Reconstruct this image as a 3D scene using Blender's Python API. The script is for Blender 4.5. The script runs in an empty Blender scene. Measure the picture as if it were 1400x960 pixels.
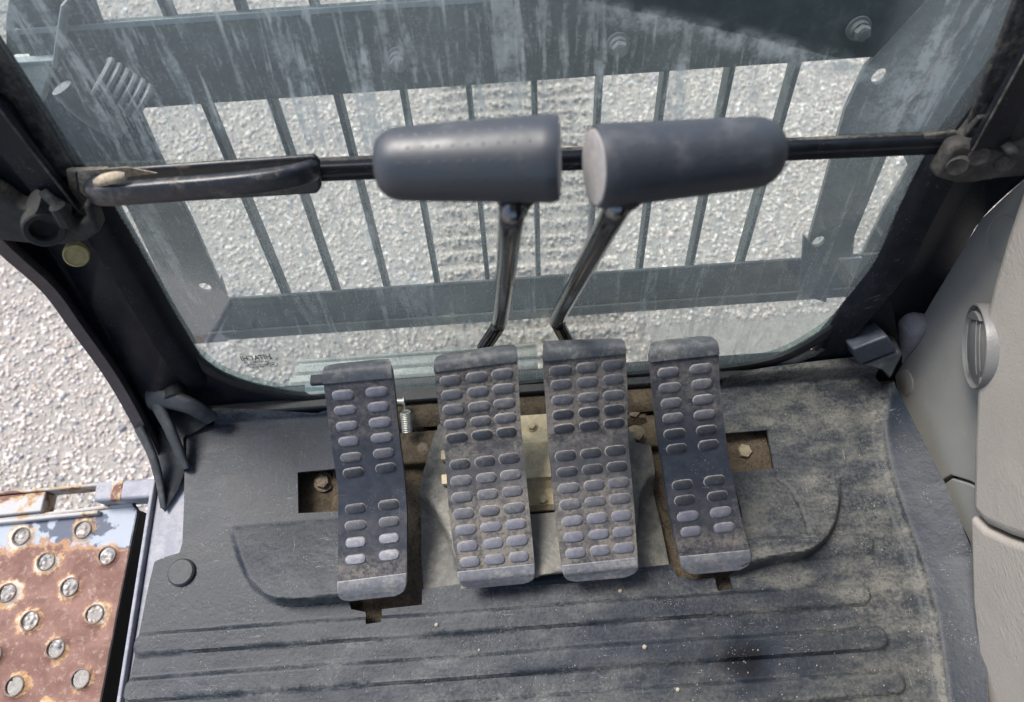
import bpy, bmesh, math, random
import numpy as np
from mathutils import Vector, Matrix, noise as mnoise
random.seed(4); rng = np.random.default_rng(7)
SC = bpy.context.scene
COL = SC.collection
# ------------------------------------------------------------------ camera
PITCH = math.radians(65); ROLL = math.radians(4); FPX = 950.0; HC = 0.88
CAM = Vector((0, 0, HC))
AX = Vector((1, 0, 0)); AF = Vector((0, math.cos(PITCH), -math.sin(PITCH))); AU = Vector((0, math.sin(PITCH), math.cos(PITCH)))
CR = AX*math.cos(ROLL) - AU*math.sin(ROLL); CU = AU*math.cos(ROLL) + AX*math.sin(ROLL)
cd = bpy.data.cameras.new('camera'); cam = bpy.data.objects.new('camera', cd); COL.objects.link(cam)
cam.matrix_world = Matrix(((CR.x, CU.x, -AF.x, CAM.x), (CR.y, CU.y, -AF.y, CAM.y), (CR.z, CU.z, -AF.z, CAM.z), (0, 0, 0, 1)))
cd.sensor_width = 36; cd.lens = 36*FPX/1400; cd.clip_start = 0.02; cd.clip_end = 400
cd.dof.use_dof = True; cd.dof.focus_distance = 0.84; cd.dof.aperture_fstop = 4.6
SC.camera = cam
# ------------------------------------------------------------------ light
SUN_EL, SUN_AZ = 60, -50          # soft, high sun behind thin cloud, from the front left
w = bpy.data.worlds.new("World"); SC.world = w; w.use_nodes = True
nt = w.node_tree; bg = nt.nodes['Background']
sky = nt.nodes.new('ShaderNodeTexSky'); sky.sky_type = 'NISHITA'; sky.sun_disc = False
sky.sun_elevation = math.radians(SUN_EL); sky.sun_rotation = math.radians(SUN_AZ); sky.air_density = 1.0; sky.dust_density = 3.0
nt.links.new(sky.outputs[0], bg.inputs[0]); bg.inputs[1].default_value = 0.12
sl = bpy.data.lights.new('sun', 'SUN'); sl.energy = 2.4; sl.angle = math.radians(22); sl.color = (1, 0.96, 0.9)
so = bpy.data.objects.new('sun', sl); COL.objects.link(so)
_a, _e = math.radians(SUN_AZ), math.radians(SUN_EL)
sdir = Vector((math.sin(_a)*math.cos(_e), math.cos(_a)*math.cos(_e), math.sin(_e)))
so.rotation_euler = sdir.to_track_quat('Z', 'Y').to_euler()
SC.view_settings.view_transform = 'Standard'; SC.view_settings.look = 'None'
SC.view_settings.exposure = 1.0; SC.view_settings.gamma = 1
SC.cycles.max_bounces = 7; SC.cycles.transparent_max_bounces = 16
SC.cycles.use_denoising = True

# ------------------------------------------------------------------ surveying helpers: where a sight line meets a real plane
def ray(px, py): return AF + CR*((px-700)/FPX) + CU*((480-py)/FPX)
def Z(px, py, z=0.0): r = ray(px, py); return CAM + r*((z-HC)/r.z)
WT = math.tan(math.radians(15)); WY = 0.345
def W(px, py, off=0.0):
    r = ray(px, py); return CAM + r*((WY+off+HC*WT)/(r.y-r.z*WT))
def S(px, py, x): r = ray(px, py); return CAM + r*(x/r.x)
def D(px, py, d): return CAM + ray(px, py)*d
def G(px, py): return W(px, py, 0.14)
def wy(z, off=0): return WY+off+z*WT
WN = Vector((0, -math.cos(math.radians(15)), math.sin(math.radians(15))))   # window normal towards the operator
WD = Vector((0, math.sin(math.radians(15)), math.cos(math.radians(15))))    # up the window
def proj(p):
    v = Vector(p)-CAM; d = v.dot(AF); return 700+FPX*v.dot(CR)/d, 480-FPX*v.dot(CU)/d

# ------------------------------------------------------------------ node helpers
class NM:
    def __init__(s, name):
        s.m = bpy.data.materials.new(name); s.m.use_nodes = True; s.t = s.m.node_tree; s.t.nodes.clear()
        s.out = s.n('ShaderNodeOutputMaterial'); s.tc = s.n('ShaderNodeTexCoord').outputs['Object']
        s.geo = s.n('ShaderNodeNewGeometry')
    def n(s, k, **kw):
        a = s.t.nodes.new(k)
        for q, v in kw.items(): setattr(a, q, v)
        return a
    def set(s, sock, v):
        if hasattr(v, 'is_output') or isinstance(v, bpy.types.NodeSocket): s.t.links.new(v, sock)
        else:
            if isinstance(v, (tuple, list)) and len(v) == 3 and sock.type == 'RGBA': v = (*v, 1)
            sock.default_value = v
    def pos(s): return s.geo.outputs['Position']
    def mapp(s, v, scale=(1, 1, 1), loc=(0, 0, 0), rot=(0, 0, 0)):
        a = s.n('ShaderNodeMapping'); s.set(a.inputs[0], v); a.inputs['Scale'].default_value = scale; a.inputs['Location'].default_value = loc; a.inputs['Rotation'].default_value = rot
        return a.outputs[0]
    def noise(s, v, sc, det=6, rough=.6, dist=0):
        a = s.n('ShaderNodeTexNoise'); s.set(a.inputs['Vector'], v); a.inputs['Scale'].default_value = sc
        a.inputs['Detail'].default_value = det; a.inputs['Roughness'].default_value = rough; a.inputs['Distortion'].default_value = dist
        return a.outputs['Fac']
    def vor(s, v, sc, feat='F1', out='Distance'):
        a = s.n('ShaderNodeTexVoronoi'); a.feature = feat; s.set(a.inputs['Vector'], v); a.inputs['Scale'].default_value = sc
        return a.outputs[out]
    def ramp(s, v, a0, a1, b0=0., b1=1.):
        a = s.n('ShaderNodeMapRange'); a.interpolation_type = 'SMOOTHSTEP'; s.set(a.inputs['Value'], v)
        a.inputs['From Min'].default_value = a0; a.inputs['From Max'].default_value = a1
        a.inputs['To Min'].default_value = b0; a.inputs['To Max'].default_value = b1
        return a.outputs[0]
    def math(s, op, a, b=0.0, c=None):
        q = s.n('ShaderNodeMath'); q.operation = op; s.set(q.inputs[0], a); s.set(q.inputs[1], b)
        if c is not None: s.set(q.inputs[2], c)
        return q.outputs[0]
    def mul(s, a, b): return s.math('MULTIPLY', a, b)
    def add(s, a, b): return s.math('ADD', a, b)
    def mx(s, a, b): return s.math('MAXIMUM', a, b)
    def mix(s, f, a, b):
        q = s.n('ShaderNodeMix'); q.data_type = 'RGBA'; s.set(q.inputs[0], f); s.set(q.inputs[6], a); s.set(q.inputs[7], b); return q.outputs[2]
    def attr(s, name):
        q = s.n('ShaderNodeAttribute'); q.attribute_name = name; return q.outputs
    def bump(s, h, strength=.4, dist=.001, normal=None):
        q = s.n('ShaderNodeBump'); s.set(q.inputs['Height'], h); q.inputs['Strength'].default_value = strength; q.inputs['Distance'].default_value = dist
        if normal is not None: s.set(q.inputs['Normal'], normal)
        return q.outputs[0]
    def bsdf(s, col, rough=.6, metal=0., normal=None, spec=.5):
        q = s.n('ShaderNodeBsdfPrincipled'); s.set(q.inputs['Base Color'], col); s.set(q.inputs['Roughness'], rough); s.set(q.inputs['Metallic'], metal)
        q.inputs['Specular IOR Level'].default_value = spec
        if normal is not None: s.set(q.inputs['Normal'], normal)
        return q.outputs[0]
    def done(s, sh): s.t.links.new(sh, s.out.inputs[0]); return s.m

def dusty(name, base, dust, amount=.5, scale=12, rough=.6, speck=.5, bumpk=.35, metal=0., fine=260, tint=None, attr=False, spec=.5, stretch=None, warm=None):
    """base material with soft dust clouds, fine grit, pale scuffs; on the mat the dust attribute also carries painted highlights"""
    m = NM(name); P = m.pos(); Q = m.mapp(P, stretch) if stretch else P
    if warm is not None:
        sx = m.n('ShaderNodeSeparateXYZ'); m.set(sx.inputs[0], P); dust0 = dust; dust = m.mix(m.ramp(sx.outputs['X'], -.1, .28), dust, warm)
    n1 = m.noise(Q, scale, 8, .65, .3); n2 = m.noise(Q, scale*4.3, 6, .7); n3 = m.noise(P, fine, 4, .7)
    lo = .62-.35*amount
    f = m.ramp(m.add(m.mul(n1, .55), m.mul(n2, .45)), lo+.02, lo+.2)
    f = m.mul(f, m.ramp(m.add(m.mul(n3, .6), m.mul(m.noise(P, 110, 6, .75), .4)), .36, .6, .3, 1.05))
    f = m.mul(f, min(1, amount*1.3))
    if attr:
        a = m.attr('dust')['Fac']
        f = m.math('MINIMUM', m.add(m.mul(f, m.ramp(a, 0, .5, .12, 1.3)), m.mul(a, m.ramp(m.add(m.mul(n2, .5), m.mul(n3, .5)), .38, .62, .1, .85))), 1.0)
    b = m.mix(m.ramp(n2, .35, .7), base, tuple(c*1.35+.006 for c in base))
    if tint is not None: b = m.mix(m.ramp(m.noise(P, scale*.5, 3), .4, .62), b, tint)
    if warm is not None:
        st_ = m.attr('stain')['Fac']; b = m.mix(m.ramp(st_, 0, 1), b, (.004, .005, .008)); f = m.mul(f, m.ramp(st_, 0, 1, 1, .15))
    c = m.mix(f, b, dust if warm is not None else m.mix(n3, dust, tuple(min(1, q*1.3) for q in dust)))
    if warm is not None: dust = dust0
    # fine pale grit and short scuffs
    sp = m.mul(m.ramp(m.vor(P, 360), .2, .07), m.ramp(m.noise(P, 38, 3), .5, .62))
    sc = m.mx(m.mul(m.ramp(m.noise(m.mapp(P, (25, 260, 25), rot=(0, 0, .5)), 1, 5, .7, 1.2), .62, .72), m.ramp(m.noise(P, 20, 3), .47, .58)), m.mul(m.ramp(m.noise(m.mapp(P, (300, 30, 30), rot=(0, 0, .7)), 1, 4, .7, 1.5), .64, .73), m.ramp(m.noise(P, 14, 3), .48, .6)))
    c = m.mix(m.mul(m.mx(sp, m.mul(sc, .55)), speck), c, tuple(min(1, q*1.5+.08) for q in dust))
    h = m.add(m.mul(n3, .5), m.add(m.mul(m.noise(P, 90, 5), 1.2), m.mul(f, .9)))
    r = m.ramp(f, 0, 1, rough, .95)
    return m.done(m.bsdf(c, r, metal, m.bump(h, bumpk, .0012), spec))

MAT = {}
def mats():
    M = MAT
    M['mat_rubber'] = dusty('mat_rubber', (.011, .0165, .027), (.132, .138, .140), .5, 8, .45, 1.2, .36, attr=True, tint=(.017, .022, .030), spec=.28, stretch=(.45, 1, 1), warm=(.148, .146, .130))
    M['pedal_clean'] = dusty('pedal_rubber_clean', (.022, .027, .038), (.2, .175, .15), .36, 14, .5, .8, .35, attr=True)
    M['pedal_dirty'] = dusty('pedal_rubber_dirty', (.036, .038, .045), (.145, .134, .120), .66, 16, .6, .7, .55, attr=True)
    M['pad'] = dusty('grip_pad_rubber', (.115, .12, .145), (.25, .225, .2), .22, 30, .5, .5, .3)
    M['pad_dark'] = dusty('grip_pad_dark', (.026, .029, .036), (.13, .115, .1), .3, 40, .45, .7, .4)
    M['pad_worn'] = dusty('grip_pad_worn', (.2, .205, .235), (.4, .37, .34), .5, 40, .6, .5, .3)
    M['pad_ring'] = dusty('grip_pad_moulding', (.10, .10, .11), (.27, .24, .21), .7, 40, .7, .5, .3)
    M['lip_far'] = dusty('lip_far', (.055, .062, .07), (.21, .2, .18), .5, 30, .55, .7, .35)
    M['lip_near'] = dusty('lip_near', (.14, .146, .162), (.3, .285, .26), .5, 34, .5, .5, .25)  # lip colour lightened for wear and reflected sky
    M['pad_dusty'] = dusty('grip_pad_dusty', (.074, .077, .09), (.165, .152, .137), .45, 30, .6, .5, .4)
    M['black_paint'] = dusty('black_cab_paint', (.0035, .005, .009), (.10, .10, .10), .03, 10, .5, .6, .1, spec=.22)
    M['brown_paint'] = dusty('pillar_edge', (.05, .043, .047), (.15, .13, .12), .2, 20, .5, .3, .15)
    M['seal'] = dusty('black_seal', (.005, .006, .008), (.12, .115, .11), .2, 22, .5, .6, .3)
    M['dirty_seal'] = dusty('dirty_seal', (.02, .02, .021), (.16, .145, .125), .62, 26, .7, .5, .6)
    M['boot'] = dusty('rubber_boot', (.028, .033, .037), (.13, .12, .105), .35, 18, .6, .5, .4)
    M['blue_rubber'] = dusty('blue_rubber', (.055, .065, .085), (.16, .155, .14), .35, 22, .5, .5, .3)
    M['cast_dusty'] = dusty('cast_dusty', (.03, .028, .027), (.085, .075, .065), .6, 30, .8, .3, .5)
    M['cast'] = dusty('cast_bracket', (.013, .014, .013), (.05, .046, .036), .45, 30, .75, .2, .5)
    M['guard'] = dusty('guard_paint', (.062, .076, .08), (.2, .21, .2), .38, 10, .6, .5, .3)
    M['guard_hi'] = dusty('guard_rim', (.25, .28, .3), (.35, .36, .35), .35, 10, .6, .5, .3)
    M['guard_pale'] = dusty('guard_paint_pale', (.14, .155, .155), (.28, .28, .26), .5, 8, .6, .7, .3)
    M['tan_steel'] = dusty('dusty_tan_steel', (.42, .37, .25), (.6, .5, .33), .7, 14, .85, .6, .5)
    M['cover'] = dusty('grey_cover_rubber', (.10, .10, .092), (.26, .245, .205), .55, 14, .75, .8, .35)
    M['dirt'] = dusty('packed_dirt', (.055, .043, .03), (.15, .115, .075), .75, 60, .95, .5, 1.0, fine=600)
    M['dirty_bolt'] = dusty('dirty_bolt', (.12, .1, .075), (.24, .19, .13), .7, 50, .8, .3, .6)
    M['zinc'] = dusty('zinc', (.45, .45, .42), (.3, .27, .22), .35, 40, .45, .3, .3, metal=.6)
    M['bronze_bolt'] = dusty('yellow_zinc_bolt', (.36, .31, .21), (.3, .25, .18), .4, 60, .4, .3, .3, metal=.5)
    M['sill'] = dusty('lilac_sill', (.2, .21, .25), (.36, .34, .33), .5, 14, .6, .8, .3)
    M['side_black'] = dusty('black_side', (.004, .004, .005), (.03, .028, .025), .1, 14, .7, .05, .1)
    M['trim'] = trim('grey_trim', (.25, .25, .235)); M['trim_warm'] = trim('warm_grey_trim', (.30, .28, .255), leather=True)
    M['vent'] = trim('vent_grey', (.15, .15, .15), .4)
    M['grey_plug'] = dusty('grey_plug', (.22, .215, .225), (.3, .28, .25), .4, 30, .8, .5, .3)
    M['yellow_plug'] = dusty('yellow_plug', (.36, .29, .12), (.3, .25, .15), .25, 40, .5, .2, .2)
    M['grip'] = grip_mat(); M['chrome'] = chrome_mat()
    M['grip_end'] = dusty('grip_end', (.28, .27, .27), (.4, .36, .32), .4, 30, .6, .3, .2)
    M['hose'] = dusty('pale_spiral', (.19, .19, .2), (.26, .25, .24), .4, 20, .6, .3, .3)
    M['handle'] = dusty('handle_black', (.014, .016, .022), (.26, .215, .16), .4, 26, .35, .3, .25)
    M['handle_dust'] = dusty('handle_dusty', (.1, .09, .08), (.42, .35, .25), .85, 24, .7, .3, .3)
    M['sheeting'] = dusty('pale_sheeting', (.5, .52, .5), (.5, .5, .46), .5, 20, .5, .3, .2)
    M['ink'] = NM('etched_mark'); q = M['ink']; M['ink'] = q.done(q.bsdf((.03, .05, .05), .6))
    M['drip'] = drip_mat(); M['drip_thick'] = drip_mat(.55, .95); M['plate'] = rust_mat('plate_paint', True); M['rust_rail'] = rust_mat('rail_paint', False)
    M['rim'] = dusty('pressed_rim', (.13, .1, .09), (.3, .22, .15), .55, 40, .7, .2, .4)
    M['ground'] = ground_mat(); M['stone'] = stone_mat(); M['glass'] = glass_mat()
    M['grit'] = dusty('grit_crumbs', (.3, .27, .21), (.45, .42, .36), .5, 60, .9, 0, .3)
def trim(name, c, rough=.55, leather=False):
    m = NM(name); P = m.pos()
    n = m.noise(P, 420, 3, .5); n2 = m.noise(P, 7, 4); n4 = m.noise(P, 60, 5)
    col = m.mix(m.ramp(n2, .35, .7), c, tuple(q*1.12 for q in c))
    col = m.mix(m.mul(m.ramp(n4, .55, .75), .25), col, (.36, .34, .3))
    h = m.mul(n, .6)
    if leather: h = m.add(h, m.mul(m.noise(m.mapp(P, (60, 60, 220)), 1, 5, .6, .8), m.ramp(m.noise(P, 9, 2), .42, .62, .2, 1.4)))
    return m.done(m.bsdf(col, rough, 0, m.bump(h, .75 if leather else .4, .001), .4))
def grip_mat():
    m = NM('lever_grip_rubber'); P = m.pos()
    n = m.noise(P, 25, 6, .65); f = m.noise(P, 300, 3)
    c = m.mix(m.mul(m.ramp(n, .5, .72), .4), (.034, .040, .050), (.14, .14, .145))
    return m.done(m.bsdf(c, m.ramp(n, .3, .7, .38, .6), 0, m.bump(m.add(f, n), .12, .0006), .6))
def chrome_mat():
    m = NM('lever_steel'); P = m.pos()
    st = m.noise(m.mapp(P, (240, 240, 12)), 1, 5, .7); n = m.noise(P, 60, 5)
    f = m.mul(m.ramp(st, .54, .7), m.ramp(n, .4, .65))
    d = m.mul(m.ramp(m.noise(P, 22, 5), .56, .7), .35)
    c = m.mix(d, m.mix(f, (.15, .155, .165), (.3, .3, .3)), (.12, .105, .09))
    return m.done(m.bsdf(c, m.ramp(m.mx(f, d), 0, 1, .12, .5), m.ramp(d, 0, .4, .95, .4), m.bump(st, .1, .0005)))
def drip_mat(a0=.02, a1=.55):
    m = NM('dried_drip'); n = m.noise(m.pos(), 160, 5, .7)
    a = m.n('ShaderNodeBsdfDiffuse'); a.inputs[0].default_value = (.7, .7, .66, 1)
    t = m.n('ShaderNodeBsdfTransparent'); x = m.n('ShaderNodeMixShader')
    m.set(x.inputs[0], m.ramp(n, .4, .66, a0, a1)); m.t.links.new(t.outputs[0], x.inputs[1]); m.t.links.new(a.outputs[0], x.inputs[2])
    return m.done(x.outputs[0])
def rust_mat(name, useattr):
    m = NM(name); P = m.pos()
    n = m.noise(P, 22, 9, .68, .4); n2 = m.noise(P, 130, 6, .7); n3 = m.noise(P, 500, 3); big = m.noise(P, 7, 4)
    rust = m.mix(m.ramp(n, .3, .7), (.13, .064, .05), (.25, .142, .115))
    rust = m.mix(m.mul(m.ramp(n2, .52, .7), .5), rust, (.42, .33, .28))
    paint = m.mix(m.ramp(m.noise(P, 14, 4), .47, .5), (.1, .115, .155), (.33, .37, .43))
    if useattr:
        a = m.attr('paint')['Fac']; rg = m.attr('ring')['Fac']
        edge = m.add(a, m.mul(m.add(m.mul(m.math('SUBTRACT', n, .5), 1.0), m.mul(m.math('SUBTRACT', n2, .5), .35)), .9))
        pf = m.ramp(edge, .47, .53); of = m.ramp(m.math('ABSOLUTE', m.math('SUBTRACT', edge, .46)), .09, .0)
        rr = m.add(rg, m.mul(m.math('SUBTRACT', n, .5), 1.5)); rr = m.add(rr, m.mul(m.math('SUBTRACT', n2, .5), .7))
        of2 = m.ramp(rr, .38, .62); wf = m.mul(m.ramp(rr, .55, .75), m.ramp(big, .42, .55))
        c = m.mix(pf, rust, paint); c = m.mix(m.mul(of, .7), c, (.42, .25, .13))
        c = m.mix(m.mul(of2, .85), c, m.mix(m.ramp(n2, .4, .6), (.36, .2, .1), (.5, .33, .17))); c = m.mix(wf, c, (.55, .52, .46))
    else:
        pf = m.ramp(m.add(n, m.mul(big, .4)), .66, .7); of = m.ramp(m.math('ABSOLUTE', m.math('SUBTRACT', m.add(n, m.mul(big, .4)), .66)), .05, .0)
        c = m.mix(pf, rust, (.4, .4, .4)); c = m.mix(m.mul(of, .8), c, (.48, .35, .2))
    h = m.add(m.mul(n2, .8), m.add(n3, m.mul(n, 1.5)))
    return m.done(m.bsdf(c, .72, 0, m.bump(h, .5, .001), .35))
def ground_mat():
    m = NM('gravel_dust'); P = m.pos(); n = m.noise(P, 60, 9, .75); n2 = m.noise(P, 3, 4)
    c = m.mix(m.ramp(n, .3, .7), (.34, .32, .295), (.56, .53, .49)); c = m.mix(m.mul(m.ramp(n2, .4, .7), .3), c, (.4, .36, .31))
    return m.done(m.bsdf(c, .95, 0, m.bump(m.add(n, m.noise(P, 300, 4)), 1, .008), .2))
def stone_mat():
    m = NM('gravel_stone'); P = m.pos(); a = m.attr('tone')['Color']
    n = m.noise(P, 260, 5, .7)
    q = m.n('ShaderNodeMix'); q.data_type = 'RGBA'; q.blend_type = 'MULTIPLY'; q.inputs[0].default_value = 1
    m.set(q.inputs[6], a); m.set(q.inputs[7], m.mix(n, (.75, .75, .75), (1.2, 1.18, 1.15)))
    return m.done(m.bsdf(q.outputs[2], .9, 0, m.bump(n, .5, .003), .25))
WIPE = None
def glass_mat():
    m = NM('dusty_window_glass'); P = m.pos()
    sep = m.n('ShaderNodeSeparateXYZ'); m.set(sep.inputs[0], P); X, Zc = sep.outputs['X'], sep.outputs['Z']
    # streaks that run down the pane
    s1 = m.ramp(m.noise(m.mapp(P, (52, 0, 4.5)), 1, 7, .66, .8), .53, .66)
    s2 = m.ramp(m.noise(m.mapp(P, (130, 0, 6), (3, 0, 1)), 1, 5, .6, .5), .56, .68)
    s3 = m.ramp(m.noise(m.mapp(P, (24, 0, 3), (7, 0, 2)), 1, 8, .7, 1.6), .55, .6)
    broken = m.ramp(m.noise(P, 70, 6, .75), .36, .6, .15, 1)
    upper = m.ramp(Zc, .33, .42)
    st = m.mul(m.add(m.mul(s1, .68), m.add(m.mul(s2, .34), m.mul(s3, .42))), broken)
    haze = m.add(.17, m.add(m.mul(m.ramp(m.noise(P, 9, 5), .3, .7), .1), m.ramp(upper, 0, 1, .05, 0)))
    fine = m.mul(m.ramp(m.noise(P, 330, 3, .7), .45, .75), .13)
    speck = m.mul(m.ramp(m.vor(P, 330), .22, .1), m.ramp(m.noise(P, 30, 4), .46, .6))
    d = m.add(m.mul(st, m.ramp(upper, 0, 1, .42, 1)), m.add(haze, m.add(fine, m.mul(speck, .35))))
    # the wiper has cleaned the pane above this line, dirt gathers along its edge
    a, b = W(830, 0), W(1190, 85); L = (b-a).length
    nx, nz = -(b.z-a.z), (b.x-a.x); l = math.hypot(nx, nz); nx /= l; nz /= l
    sd = m.add(m.add(m.mul(X, nx), m.mul(Zc, nz)), -(nx*a.x+nz*a.z))
    sd = m.add(sd, m.mul(m.math('POWER', m.math('ABSOLUTE', m.add(X, -(a.x+b.x)/2)), 2), .12))
    inx = m.mul(m.ramp(X, a.x-.04, a.x+.02), m.ramp(X, b.x+.03, b.x-.01))
    clean = m.mul(m.ramp(sd, -.0008, .0012), inx)
    edge = m.mul(m.mul(m.ramp(m.math('ABSOLUTE', m.add(sd, .004)), .014, .001), inx), m.ramp(m.noise(P, 55, 5, .7), .35, .65))
    corner = m.ramp(m.math('SQRT', m.add(m.math('POWER', m.add(X, -.365), 2), m.math('POWER', m.mul(m.add(Zc, -.40), .6), 2))), .05, .0)
    d = m.math('MULTIPLY', d, m.add(1, m.mul(clean, -.93)))
    d = m.math('MINIMUM', m.add(d, m.add(m.mul(edge, .62), m.mul(m.mul(corner, broken), .5))), .85)
    tr = m.n('ShaderNodeBsdfTransparent'); tr.inputs[0].default_value = (.90, .97, .945, 1)
    di = m.n('ShaderNodeBsdfDiffuse'); di.inputs[0].default_value = (.64, .72, .69, 1)
    tl = m.n('ShaderNodeBsdfTranslucent'); tl.inputs[0].default_value = (.62, .68, .66, 1)
    mm = m.n('ShaderNodeMixShader'); mm.inputs[0].default_value = .4; m.t.links.new(di.outputs[0], mm.inputs[1]); m.t.links.new(tl.outputs[0], mm.inputs[2])
    a1 = m.n('ShaderNodeMixShader'); m.set(a1.inputs[0], d); m.t.links.new(tr.outputs[0], a1.inputs[1]); m.t.links.new(mm.outputs[0], a1.inputs[2])
    gl = m.n('ShaderNodeBsdfGlossy'); gl.inputs['Roughness'].default_value = .03
    fr = m.n('ShaderNodeFresnel'); fr.inputs[0].default_value = 1.35
    a2 = m.n('ShaderNodeMixShader'); m.set(a2.inputs[0], m.mul(fr.outputs[0], .2)); m.t.links.new(a1.outputs[0], a2.inputs[1]); m.t.links.new(gl.outputs[0], a2.inputs[2])
    return m.done(a2.outputs[0])

# ------------------------------------------------------------------ object helpers
ROOT = {}
def tag(o, label=None, cat=None, group=None, kind=None):
    if label: o['label'] = label
    if cat: o['category'] = cat
    if group: o['group'] = group
    if kind: o['kind'] = kind
    return o
def thing(name, label, cat, loc=(0, 0, 0), group=None):
    o = bpy.data.objects.new(name, None); COL.objects.link(o); o.location = loc; o.empty_display_size = .02
    ROOT[o.name] = Vector(loc); return tag(o, label, cat, group)
def org(o): return ROOT.get(o.name, Vector((0, 0, 0))) if o else Vector((0, 0, 0))
class MB:
    def __init__(s): s.v = []; s.f = []
    def vs(s, pts): i = len(s.v); s.v += [Vector(p) for p in pts]; return i
    def prism(s, pts, ext):
        ext = Vector(ext); n = len(pts); i = s.vs(pts); j = s.vs([Vector(p)+ext for p in pts])
        s.f.append(list(range(i, i+n))[::-1]); s.f.append(list(range(j, j+n)))
        for k in range(n): s.f.append([i+k, i+(k+1) % n, j+(k+1) % n, j+k])
        return s
    def box(s, a, b, ex=AX, ey=Vector((0, 1, 0)), ez=Vector((0, 0, 1)), c=(0, 0, 0)):
        c = Vector(c); p = [c+ex*x+ey*y+ez*z for z in (a[2], b[2]) for x, y in ((a[0], a[1]), (b[0], a[1]), (b[0], b[1]), (a[0], b[1]))]
        i = s.vs(p)
        for q in ((3, 2, 1, 0), (4, 5, 6, 7), (0, 1, 5, 4), (1, 2, 6, 5), (2, 3, 7, 6), (3, 0, 4, 7)): s.f.append([i+k for k in q])
        return s
    def tube(s, path, r, n=14, caps=True, sq=1.0):
        path = [Vector(p) for p in path]; m = len(path); rs = r if isinstance(r, (list, tuple)) else [r]*m
        t = (path[1]-path[0]).normalized(); u = t.orthogonal().normalized(); base = len(s.v)
        for k, p in enumerate(path):
            t2 = ((path[min(k+1, m-1)]-path[max(k-1, 0)])).normalized()
            u = (u - t2*u.dot(t2)).normalized(); v = t2.cross(u)
            s.vs([p+(u*math.cos(a)+v*math.sin(a)*sq)*rs[k] for a in [2*math.pi*q/n for q in range(n)]])
        for k in range(m-1):
            for q in range(n):
                a = base+k*n+q; b = base+k*n+(q+1) % n; s.f.append([a, b, b+n, a+n])
        if caps: s.f.append([base+q for q in range(n)][::-1]); s.f.append([base+(m-1)*n+q for q in range(n)])
        return s
    def loft(s, rows, closed=False):
        n = len(rows[0]); base = len(s.v)
        for r in rows: s.vs(r)
        for k in range(len(rows)-1):
            for q in range(n if closed else n-1):
                a = base+k*n+q; b = base+k*n+(q+1) % n; s.f.append([a, b, b+n, a+n])
        return s
    def lathe(s, c, axis, prof, n=20):
        """prof: (distance along axis, radius)"""
        axis = Vector(axis).normalized(); c = Vector(c); u = axis.orthogonal().normalized(); v = axis.cross(u); base = len(s.v)
        for h, r in prof: s.vs([c+axis*h+(u*math.cos(a)+v*math.sin(a))*max(r, 1e-5) for a in [2*math.pi*q/n for q in range(n)]])
        for k in range(len(prof)-1):
            for q in range(n):
                a = base+k*n+q; b = base+k*n+(q+1) % n; s.f.append([a, b, b+n, a+n])
        s.f.append([base+q for q in range(n)][::-1]); s.f.append([base+(len(prof)-1)*n+q for q in range(n)])
        return s
    def hexbolt(s, c, axis, r, h, washer=True):
        axis = Vector(axis).normalized()
        if washer: s.lathe(c, axis, [(0, r*1.35), (h*.22, r*1.35), (h*.25, r*1.2)], 20)
        s.lathe(c, axis, [(h*.2, r), (h*.85, r), (h, r*.86)], 6); s.lathe(c, axis, [(h*.99, r*.62), (h*1.05, r*.55)], 14); return s
    def build(s, name, mat, parent=None, bevel=0, seg=2, smooth=True, ang=35, label=None):
        o0 = org(parent); me = bpy.data.meshes.new(name); me.from_pydata([v-o0 for v in s.v], [], s.f); me.update()
        bm = bmesh.new(); bm.from_mesh(me); bmesh.ops.remove_doubles(bm, verts=bm.verts, dist=1e-6); bmesh.ops.recalc_face_normals(bm, faces=bm.faces); bm.to_mesh(me); bm.free()
        me.materials.append(MAT[mat] if isinstance(mat, str) else mat)
        o = bpy.data.objects.new(name, me); COL.objects.link(o); o.parent = parent
        ROOT[o.name] = o0
        if bevel:
            b = o.modifiers.new('bevel', 'BEVEL'); b.width = bevel; b.segments = seg; b.limit_method = 'ANGLE'; b.angle_limit = math.radians(32)
        if smooth:
            me.shade_smooth()
            if not bevel: me.set_sharp_from_angle(angle=math.radians(ang))
            else:
                me.set_sharp_from_angle(angle=math.radians(70))
                b.harden_normals = False
        if label: o['label'] = label
        return o
def spline(pts, n=8):
    """Catmull-Rom through vectors"""
    P = [Vector(p) for p in pts]; P = [P[0]*2-P[1]]+P+[P[-1]*2-P[-2]]; out = []
    for i in range(1, len(P)-2):
        for k in range(n):
            t = k/n; a, b, c, d = P[i-1:i+3]
            out.append(.5*((2*b)+(c-a)*t+(2*a-5*b+4*c-d)*t*t+(3*b-a-3*c+d)*t**3))
    out.append(P[-2]); return out
def poly2(pts): return np.array([(p[0], p[1]) for p in pts], float)
def inside(P, poly):
    x, y = P[:, 0], P[:, 1]; r = np.zeros(len(P), bool); n = len(poly)
    for i in range(n):
        x1, y1 = poly[i]; x2, y2 = poly[(i+1) % n]
        if y1 == y2: continue
        c = ((y1 > y) != (y2 > y)) & (x < (x2-x1)*(y-y1)/(y2-y1)+x1); r ^= c
    return r
def nearest(P, poly, closed=True):
    best = np.full(len(P), 1e9); bp = P.copy(); n = len(poly)
    for i in range(n if closed else n-1):
        a = poly[i]; b = poly[(i+1) % n]; d = b-a; L = (d*d).sum()
        if L < 1e-14: continue
        t = np.clip(((P-a)@d)/L, 0, 1); q = a+t[:, None]*d; e = np.hypot(*(P-q).T)
        k = e < best; best[k] = e[k]; bp[k] = q[k]
    return best, bp
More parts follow.
